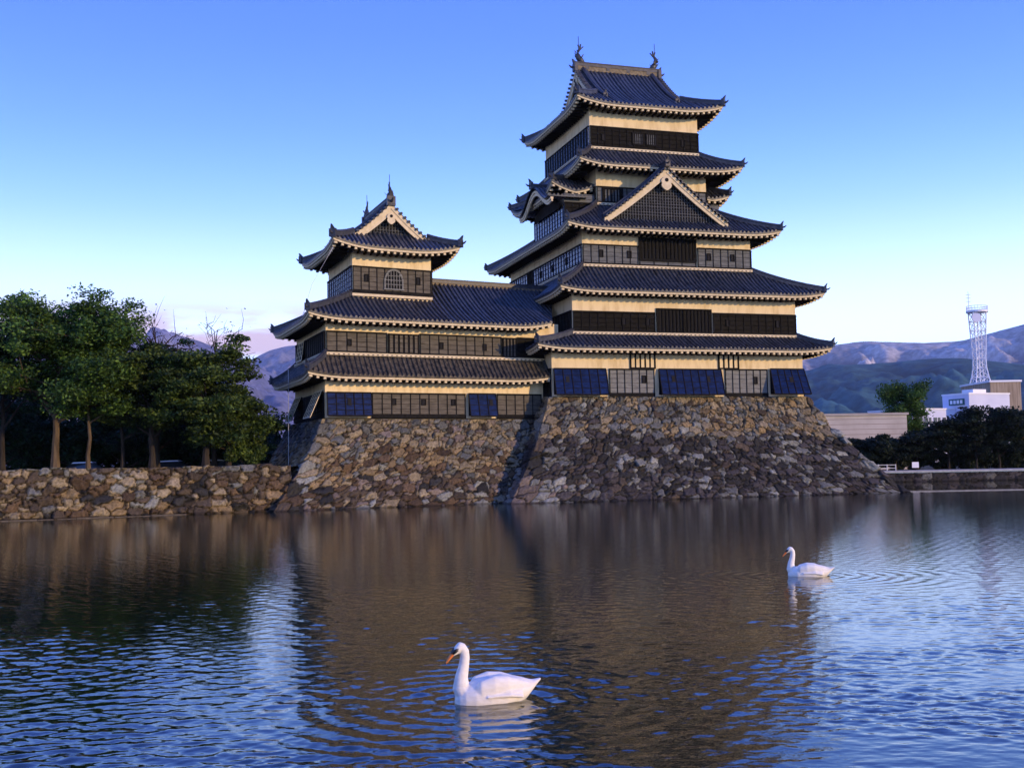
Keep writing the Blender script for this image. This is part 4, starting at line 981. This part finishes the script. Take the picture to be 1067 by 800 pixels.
# ================================================================== TREES
def tree(name, base, height, rx, ry, trunk_h, seed, col, label, cat='tree', group=None, n_limbs=9, leaves=12000, leaf=.20, flat=.45, bark='bark', trunk_r=.22, lean=(0, 0), crown_lo=None, clump=.75, shape='round', twigs=False):
    rng = np.random.default_rng(seed); root = empty(name, base, label, cat, group); B = np.array(base, float)
    tb = MB(); top = B + np.array((lean[0], lean[1], height * .82))
    path = [B + (top - B) * t + np.array((rng.normal(0, .10) * t * 1.5, rng.normal(0, .10) * t * 1.5, 0)) for t in np.linspace(0, 1, 8)]
    path[0] = B.copy(); tb.tube([tuple(p) for p in path], [trunk_r * (1.25 if k == 0 else 1 - .82 * k / 7) for k in range(8)], 8)
    def on_trunk(t): x = t * 7; i = min(int(x), 6); return path[i] + (path[i + 1] - path[i]) * (x - i)
    clumps = []
    lo = trunk_h / (height * .82) if crown_lo is None else crown_lo
    for k in range(n_limbs):
        t = lo + (1 - lo) * (k + rng.random() * .7) / n_limbs; t = min(t, .98); st = on_trunk(t)
        ang = k * 2.4 + rng.normal(0, .5); rel = (t - lo) / max(1 - lo, .01)
        if shape == 'round': reach = math.sqrt(max(.08, 1 - (rel * 1.05 - .30) ** 2 / .75))
        elif shape == 'cone': reach = 1.05 - .9 * rel
        else: reach = .55 + .45 * math.sin(rel * 2.6)
        rr = reach * (.75 + .35 * rng.random()); up = height * (.06 + .15 * rng.random()) * (1.2 if shape != 'cone' else .15)
        if shape == 'pads': up = height * .05 * rng.random()
        en = st + np.array((math.cos(ang) * rx * rr, math.sin(ang) * ry * rr, up)); en[2] = min(en[2], B[2] + height * .97)
        md = (st + en) / 2 + np.array((rng.normal(0, .15), rng.normal(0, .15), up * .25))
        r0 = trunk_r * .42 * (1.1 - .6 * rel)
        tb.tube([tuple(st), tuple(md), tuple(en)], [r0, r0 * .6, r0 * .22], 5)
        for q in range(4 if shape != 'pads' else 2):
            f = .45 + .55 * rng.random(); p = st + (en - st) * f
            e2 = p + np.array((rng.normal(0, .30) * rx, rng.normal(0, .30) * ry, abs(rng.normal(0, .07)) * height + (.02 if shape != 'pads' else 0) * height))
            tb.tube([tuple(p), tuple((p + e2) / 2 + rng.normal(0, .08, 3)), tuple(e2)], [r0 * .38, r0 * .26, r0 * .10], 4)
            clumps.append(e2); clumps.append((p + e2) / 2)
        clumps.append(en)
    if shape != 'pads':
        for q in range(3): clumps.append(top + rng.normal(0, .25, 3) * np.array((rx * .6, ry * .6, .4)))
    tb.build('trunk', [bark], root)
    if leaves:
        C = np.array(clumps); wts = rng.random(len(C)) * .8 + .4; wts /= wts.sum()
        ci = rng.choice(len(C), leaves, p=wts); sg = clump * (.7 + .6 * rng.random(len(C)))
        d = rng.normal(0, 1, (leaves, 3)); d /= np.linalg.norm(d, axis=1)[:, None]; rad = rng.random(leaves) ** .5 * 1.25
        P = C[ci] + d * (rad * sg[ci])[:, None] * np.array((1, 1, flat))
        tone = np.clip(rng.normal(1, .22, len(C)), .5, 1.6)
        a = rng.normal(0, 1, (leaves, 3)); a[:, 2] *= .5; a /= np.linalg.norm(a, axis=1)[:, None]
        b_ = np.cross(a, rng.normal(0, 1, (leaves, 3)) + np.array((0, 0, 1.2))); b_ /= np.linalg.norm(b_, axis=1)[:, None] + 1e-9
        s_ = leaf * (.6 + .8 * rng.random(leaves))[:, None]
        V = np.stack([P - a * s_ * .62, P + b_ * s_ * .32, P + a * s_ * .62, P - b_ * s_ * .32], 1).reshape(-1, 3)
        cc = np.array(col[0]) + (np.array(col[1]) - np.array(col[0])) * rng.random((leaves, 1)) ** 1.5
        cc = cc * tone[ci][:, None]; cc = np.repeat(cc, 4, 0)
        o = np_mesh('crown', V, np.arange(leaves * 4).reshape(-1, 4), 'leaf', cc, parent=root, org=B)
    return root
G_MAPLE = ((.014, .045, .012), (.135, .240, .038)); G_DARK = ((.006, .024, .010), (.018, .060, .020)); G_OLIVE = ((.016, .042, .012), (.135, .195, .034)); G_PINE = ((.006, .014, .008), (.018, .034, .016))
GT = 'trees on the embankment left of the castle'
tree('broadleaf_tree', (-29.2, 70.5, 2.7), 10.6, 5.4, 4.4, 3.0, 1, G_MAPLE, 'tallest leafy tree of the embankment, with a bright brown trunk', group=GT, n_limbs=30, leaves=70000, clump=.85, flat=.62, trunk_r=.27, leaf=.18)
tree('broadleaf_tree', (-26.9, 70.0, 2.7), 8.4, 2.6, 2.4, 2.6, 2, G_MAPLE, 'slender tree with a thin reddish trunk just right of the tallest tree', group=GT, n_limbs=9, leaves=13000, trunk_r=.15)
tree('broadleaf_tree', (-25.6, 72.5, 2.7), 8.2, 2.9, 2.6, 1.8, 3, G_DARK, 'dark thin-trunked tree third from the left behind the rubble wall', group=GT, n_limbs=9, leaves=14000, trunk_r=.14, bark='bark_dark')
tree('broadleaf_tree', (-23.2, 71.0, 2.7), 7.4, 2.9, 2.6, 1.6, 4, G_OLIVE, 'olive-green spreading tree in the middle of the embankment row', group=GT, n_limbs=14, leaves=25000, trunk_r=.22, bark='bark_dark', flat=.36)
tree('broadleaf_tree', (-19.6, 70.5, 2.7), 7.3, 2.9, 2.7, 1.2, 5, G_OLIVE, 'spreading tree with open dark limbs, nearest the tall left corner of the castle moat wall', group=GT, n_limbs=14, leaves=24000, trunk_r=.24, bark='bark_dark', flat=.34)
tree('broadleaf_tree', (-18.6, 72.2, 2.7), 5.2, 2.7, 2.6, .6, 6, G_OLIVE, 'low tree reaching a long bough towards the eaves of the small tower', group=GT, n_limbs=13, leaves=17000, trunk_r=.18, bark='bark_dark', lean=(.7, 0), flat=.34)
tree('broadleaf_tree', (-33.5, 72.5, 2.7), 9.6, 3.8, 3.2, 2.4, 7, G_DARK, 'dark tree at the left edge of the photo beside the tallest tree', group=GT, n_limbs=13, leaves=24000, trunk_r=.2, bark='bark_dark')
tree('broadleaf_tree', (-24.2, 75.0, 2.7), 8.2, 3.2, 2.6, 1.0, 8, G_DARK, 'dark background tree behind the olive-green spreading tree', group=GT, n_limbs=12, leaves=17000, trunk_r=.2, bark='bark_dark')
tree('bare_tree', (-23.9, 74.0, 2.7), 10.2, 2.2, 2.0, 5.5, 31, G_DARK, 'almost leafless tree with crooked grey twigs right of the tallest tree', cat='bare tree', n_limbs=14, leaves=90, trunk_r=.24, bark='bark_dark', flat=.4, leaf=.14)
tree('bare_tree', (-20.0, 74.0, 2.7), 9.9, 1.9, 1.8, 5.5, 32, ((.06, .03, .012), (.12, .06, .02)), 'thin bare treetop with a few rusty leaves nearer the small tower', cat='bare tree', n_limbs=13, leaves=130, trunk_r=.18, bark='bark_dark', flat=.4, leaf=.14)
def shrub(base, rx, h_, seed, col, label, group, n=5000, leaf=.22):
    rng = np.random.default_rng(seed); root = empty('shrub', base, label, 'shrub', group); B = np.array(base, float)
    C = np.stack([rng.normal(0, .45, 16) * rx, rng.normal(0, .35, 16) * rx * .7, h_ * (.15 + .75 * rng.random(16))], 1) + B
    ci = rng.integers(0, 16, n); d = rng.normal(0, 1, (n, 3)); d /= np.linalg.norm(d, axis=1)[:, None]
    P = C[ci] + d * (rng.random(n) ** .5)[:, None] * np.array((.75, .75, .5)) * h_ * .36; P[:, 2] = np.maximum(P[:, 2], B[2] + .02)
    a = rng.normal(0, 1, (n, 3)); a /= np.linalg.norm(a, axis=1)[:, None]; b_ = np.cross(a, rng.normal(0, 1, (n, 3))); b_ /= np.linalg.norm(b_, axis=1)[:, None] + 1e-9
    s_ = leaf * (.6 + .8 * rng.random(n))[:, None]
    V = np.stack([P - a * s_ * .6, P + b_ * s_ * .33, P + a * s_ * .6, P - b_ * s_ * .33], 1).reshape(-1, 3)
    cc = np.repeat((np.array(col[0]) + (np.array(col[1]) - np.array(col[0])) * rng.random((n, 1))) * np.clip(rng.normal(1, .2, 16), .5, 1.5)[ci][:, None], 4, 0)
    np_mesh('foliage', V, np.arange(n * 4).reshape(-1, 4), 'leaf', cc, parent=root, org=B)
    sb = MB(); 
    for k in range(5): sb.tube([tuple(B + np.array((rng.normal(0, .1), rng.normal(0, .1), 0))), tuple(C[k] * .5 + B * .5), tuple(C[k])], [.06, .04, .015], 5)
    sb.build('stems', ['bark_dark'], root); return root
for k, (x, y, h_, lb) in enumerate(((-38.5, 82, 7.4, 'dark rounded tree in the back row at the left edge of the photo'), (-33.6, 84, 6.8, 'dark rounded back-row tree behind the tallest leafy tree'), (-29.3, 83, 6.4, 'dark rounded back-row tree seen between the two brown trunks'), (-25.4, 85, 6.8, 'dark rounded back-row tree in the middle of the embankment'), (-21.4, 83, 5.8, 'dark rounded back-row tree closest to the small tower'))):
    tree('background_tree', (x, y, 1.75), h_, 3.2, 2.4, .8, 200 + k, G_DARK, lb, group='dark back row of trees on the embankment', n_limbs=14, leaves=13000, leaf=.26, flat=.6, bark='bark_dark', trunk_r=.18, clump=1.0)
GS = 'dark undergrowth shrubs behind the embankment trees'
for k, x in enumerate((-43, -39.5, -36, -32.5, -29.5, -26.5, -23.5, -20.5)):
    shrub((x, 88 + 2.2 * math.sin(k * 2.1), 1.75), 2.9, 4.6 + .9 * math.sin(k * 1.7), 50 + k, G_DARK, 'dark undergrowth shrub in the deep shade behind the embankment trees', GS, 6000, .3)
shrub((-17.6, 72.5, 2.7), 1.4, 2.0, 70, G_OLIVE, 'leafy low bush on the embankment beside the pale pole', None, 4500, .17)

# ================================================================== THE FAR BANK ON THE RIGHT
GP = 'pines along the far bank'
pines = [(37.6, 116.5, 3.9, 'small cloud-pruned pine nearest the big stone base'), (40.6, 117.5, 4.1, 'cloud-pruned pine in front of the beige hall, second from the castle'), (43.4, 119, 4.4, 'pine in front of the tall green poplar'),
         (46.2, 117.5, 5.4, 'dark pine below the windows of the pale office block'), (49.0, 120, 6.2, 'dark pine before the lavender wall of the office block'), (51.8, 118, 6.0, 'dark pine below the lattice tower'), (54.6, 121, 7.0, 'tall dark pine at the right edge of the photo')]
for k, (x, y, h_, lb) in enumerate(pines):
    tree('pine_tree', (x, y, .95), h_, 2.0 + .14 * k, 1.8, 1.2, 100 + k, G_PINE, lb, 'pine', GP, n_limbs=14, leaves=13000, leaf=.24, flat=.28, bark='bark_dark', trunk_r=.14, shape='pads' if k < 3 else 'round', clump=.85)
tree('fir_tree', (48.6, 116.2, .95), 7.3, 1.3, 1.3, 1.0, 120, G_PINE, 'small pointed fir standing out against the lavender wall', 'fir', None, n_limbs=18, leaves=6000, leaf=.22, flat=.3, bark='bark_dark', trunk_r=.12, shape='cone', clump=.42)
tree('poplar_tree', (49.5, 139, .95), 10.4, 2.5, 2.4, 1.0, 121, ((.030, .080, .016), (.105, .200, .032)), 'tall bright green tree rising beside the beige hall', 'tree', None, n_limbs=20, leaves=22000, leaf=.26, flat=.85, bark='bark_dark', trunk_r=.2, clump=.85, shape='oval')
GB = 'clipped dark shrubs along the far bank path'
for k in range(9): shrub((35.8 + 2.6 * k, 119.6 + .5 * math.sin(k * 2.3), .95), 2.0, 2.9 + .7 * math.sin(k * 1.3), 140 + k, G_PINE, 'dark clipped shrub in the row behind the far bank path', GB, 5000, .26)
tree('maple_tree', (56.4, 119.5, .95), 3.6, 1.3, 1.2, .8, 160, ((.20, .07, .012), (.36, .15, .03)), 'small orange autumn tree at the right edge beyond the path', 'tree', None, n_limbs=9, leaves=2500, leaf=.2)

def box_thing(mb, x0, x1, y0, y1, z0, z1): mb.box(lambda a, b_, c: (a, b_, c), x0, x1, y0, y1, z0, z1)
hall = empty('concert_hall', (38, 140, .93), 'beige windowless hall with horizontal cladding lines beyond the far bank', 'hall')
mb = MB(); box_thing(mb, 26, 48.2, 135, 160, .9, 7.6); mb.build('wall', ['hall_panel'], hall)
mb = MB(); box_thing(mb, 25.8, 48.4, 134.8, 160.2, 7.6, 7.85); mb.build('roof_coping', ['hall_panel'], hall)
off = empty('office_building', (80, 200, .93), 'white and lavender office block with a green sign below the lattice tower', 'office block')
OF = Frame((78.7, 190, 0), 22., 24.)
def obox(mb, a0, a1, b0, b1, c0, c1): mb.box(OF.p, a0, a1, b0, b1, c0, c1)
mb = MB(); obox(mb, 0, 9.2, 0, 6, .9, 12.9); mb.build('wall', ['lavender_wall'], off)
mb = MB(); obox(mb, -.1, 9.3, -.1, 6.1, 12.9, 13.15); mb.build('parapet', ['white_paint'], off)
lw = MB(); obox(lw, -9.5, -.0, 3.2, 14, .9, 10.4); wp = lw.build('low_wing', ['lavender_wall'], off)
mb = MB(); obox(mb, -9.6, -.02, 3.08, 14.1, 10.4, 10.6); mb.build('parapet', ['white_paint'], wp)
for z in (9.0, 6.2):
    for k in range(4):
        mb = MB(); x = -8.9 + 2.0 * k; obox(mb, x, x + 1.45, 3.1, 3.24, z - 1.2, z); mb.cur = 1; obox(mb, x + .68, x + .76, 3.06, 3.25, z - 1.2, z); obox(mb, x - .06, x + 1.51, 3.04, 3.25, z - 1.28, z - 1.2)
        mb.build('window', ['glass_dark', 'white_paint'], off)
mb = MB(); obox(mb, -.2, -.02, 1.0, 4.4, 11.1, 12.2); sgn = mb.build('roof_sign', ['sign_green'], off)
mb = MB()
for x in (1.3, 2.05, 2.8, 3.55): obox(mb, -.25, -.2, x, x + .5, 11.35, 11.95)
mb.build('sign_lettering', ['white_paint'], sgn)
mb = MB(); obox(mb, 3.0, 6.0, 2.0, 4.5, 13.0, 13.9); mb.build('rooftop_unit', ['steel_white'], off)
sto = empty('storage_building', (103, 235, .93), 'brown streaked sheet-metal building behind the office block', 'building')
mb = MB(); box_thing(mb, 99.8, 106.2, 230, 245, .9, 17.4); mb.build('wall', ['rust_sheet'], sto)
mb = MB(); box_thing(mb, 99.6, 106.4, 229.8, 245.2, 17.4, 17.8); mb.build('roof', ['white_paint'], sto)
tw = empty('lattice_tower', (102, 242, 0), 'tall white steel lattice tower with a round antenna platform', 'radio tower')
TC = np.array((102.9, 242.0)); zt_, zb_ = 33.6, 13.3
def thw(z):
    t = (z - zb_) / (zt_ - zb_); return .98 + .42 * max(0, t - .5) * 2 + 2.0 * max(0, 1 - t * 2.2) ** 1.6
cs = [(-1, -1), (1, -1), (1, 1), (-1, 1)]
levels = np.linspace(zb_, zt_, 11)
for cx_, cy_ in cs:
    mb = MB(); mb.tube([(TC[0] + cx_ * thw(z), TC[1] + cy_ * thw(z), z) for z in levels], .13, 6); mb.build('leg', ['steel_white'], tw)
mb = MB()
for a, b_ in zip(levels[:-1], levels[1:]):
    for k in range(4):
        (x0, y0), (x1, y1) = cs[k], cs[(k + 1) % 4]
        def pt(x, y, z): return (TC[0] + x * thw(z), TC[1] + y * thw(z), z)
        mb.tube([pt(x0, y0, a), pt(x1, y1, b_)], .07, 4); mb.tube([pt(x1, y1, a), pt(x0, y0, b_)], .07, 4); mb.tube([pt(x0, y0, b_), pt(x1, y1, b_)], .07, 4)
mb.build('bracing', ['steel_white'], tw)
mb = MB(); mb.tube([(TC[0], TC[1], zb_), (TC[0], TC[1], zt_)], .14, 8); mb.build('cable_shaft', ['steel_white'], tw)
mb = MB(); mb.tube([(TC[0], TC[1], 33.6), (TC[0], TC[1], 34.0)], 2.3, 20); pl_ = mb.build('platform', ['steel_white'], tw)
mb = MB()
for k in range(20):
    a = 2 * math.pi * k / 20; mb.tube([(TC[0] + 2.2 * math.cos(a), TC[1] + 2.2 * math.sin(a), 34.0), (TC[0] + 2.2 * math.cos(a), TC[1] + 2.2 * math.sin(a), 35.0)], .05, 4)
for z in (34.5, 35.0): mb.tube([(TC[0] + 2.2 * math.cos(2 * math.pi * k / 24), TC[1] + 2.2 * math.sin(2 * math.pi * k / 24), z) for k in range(25)], .05, 4, False)
mb.build('railing', ['steel_white'], pl_)
mb = MB(); mb.tube([(TC[0] - 2.0, TC[1] - .5, 34), (TC[0] - 2.0, TC[1] - .5, 38.2)], .07, 5)
for z in (36, 36.8, 37.5): mb.tube([(TC[0] - 2.5, TC[1] - .5, z), (TC[0] - 1.5, TC[1] - .5, z)], .06, 4)
mb.build('antenna', ['steel_white'], tw)
mb = MB(); mb.tube([(TC[0] - 1.3, TC[1] - 1.9, 32.2), (TC[0] - 1.3, TC[1] - 2.3, 32.2), (TC[0] - 1.3, TC[1] - 2.6, 32.2)], [.5, .95, 1.0], 16); mb.build('dish', ['lavender_wall'], tw)

# cars parked beyond the trees on the left, small things by the path on the right
def make_car(loc, rz, label):
    root = empty('parked_car', loc, label, 'car', 'cars parked beyond the embankment trees'); root.rotation_euler = (0, 0, 0)
    c, s = math.cos(R(rz)), math.sin(R(rz))
    def P(x, y, z): return (loc[0] + c * x - s * y, loc[1] + s * x + c * y, loc[2] + z)
    mb = MB(); sec = [(-2.1, .35, .72), (-2.05, .30, .86), (-1.2, .28, .95), (1.3, .28, .98), (2.05, .30, .92), (2.12, .38, .7)]
    rows = [[P(x, -.78, a), P(x, -.84, (a + b_) / 2), P(x, -.78, b_), P(x, 0, b_ + .05), P(x, .78, b_), P(x, .84, (a + b_) / 2), P(x, .78, a), P(x, -.78, a)] for x, a, b_ in sec]
    mb.grid(rows); mb.face(rows[0][:-1]); mb.face(rows[-1][:-1][::-1]); bd = mb.build('body', ['car_white'], root, True)
    mb = MB(); mb.grid([[P(-1.25, -.72, .96), P(-.55, -.62, 1.42), P(.9, -.62, 1.46), P(1.75, -.70, .98)], [P(-1.25, .72, .96), P(-.55, .62, 1.42), P(.9, .62, 1.46), P(1.75, .70, .98)]])
    for k in (-1, 1): mb.face([P(-1.25, .72 * k, .96), P(-.55, .62 * k, 1.42), P(.9, .62 * k, 1.46), P(1.75, .70 * k, .98)])
    mb.build('window', ['car_glass'], root)
    mb = MB(); mb.hexa([P(-.6, -.63, 1.40), P(.95, -.63, 1.43), P(.95, .63, 1.43), P(-.6, .63, 1.40), P(-.45, -.55, 1.50), P(.8, -.55, 1.53), P(.8, .55, 1.53), P(-.45, .55, 1.50)]); mb.build('roof', ['car_white'], root)
    for x in (-1.3, 1.3):
        for k in (-1, 1): mb = MB(); mb.tube([P(x, .62 * k, .31), P(x, .86 * k, .31)], .31, 14); mb.build('wheel', ['rubber'], root)
    for k in (-1, 1): mb = MB(); mb.box(P, -2.14, -2.04, .45 * k - .16, .45 * k + .16, .62, .76); mb.build('headlight', ['glass_dark'], root)
    return root
make_car((-31.6, 81, 1.75), 8, 'white car parked between the two leftmost brown trunks')
make_car((-25.6, 82.0, 1.75), 4, 'white car parked behind the middle of the embankment wall')
make_car((-22.4, 83, 1.75), -6, 'white car parked third from the left beyond the rubble wall')
make_car((-19.5, 82.0, 1.75), 5, 'white car parked closest to the small tower')
sg = empty('notice_board', (41.9, 115.5, .95), 'small white notice board on a post beside the far bank path', 'notice board')
mb = MB(); mb.tube([(41.9, 115.5, .9), (41.9, 115.5, 1.9)], .05, 6); mb.build('post', ['bark_dark'], sg); mb = MB(); box_thing(mb, 41.55, 42.25, 115.4, 115.46, 1.35, 1.95); mb.build('board', ['white_paint'], sg)
fn = empty('low_fence', (38, 116.2, .95), 'low pale post and rail fence on the far bank next to the stone base', 'fence')
for k in range(7):
    mb = MB(); x = 34.6 + .9 * k; mb.tube([(x, 115.9, .93), (x, 115.9, 1.75)], .05, 6); mb.build('post', ['steel_white'], fn)
for z in (1.35, 1.68): mb = MB(); mb.tube([(34.6, 115.9, z), (40.0, 115.9, z)], .035, 5); mb.build('rail', ['steel_white'], fn)
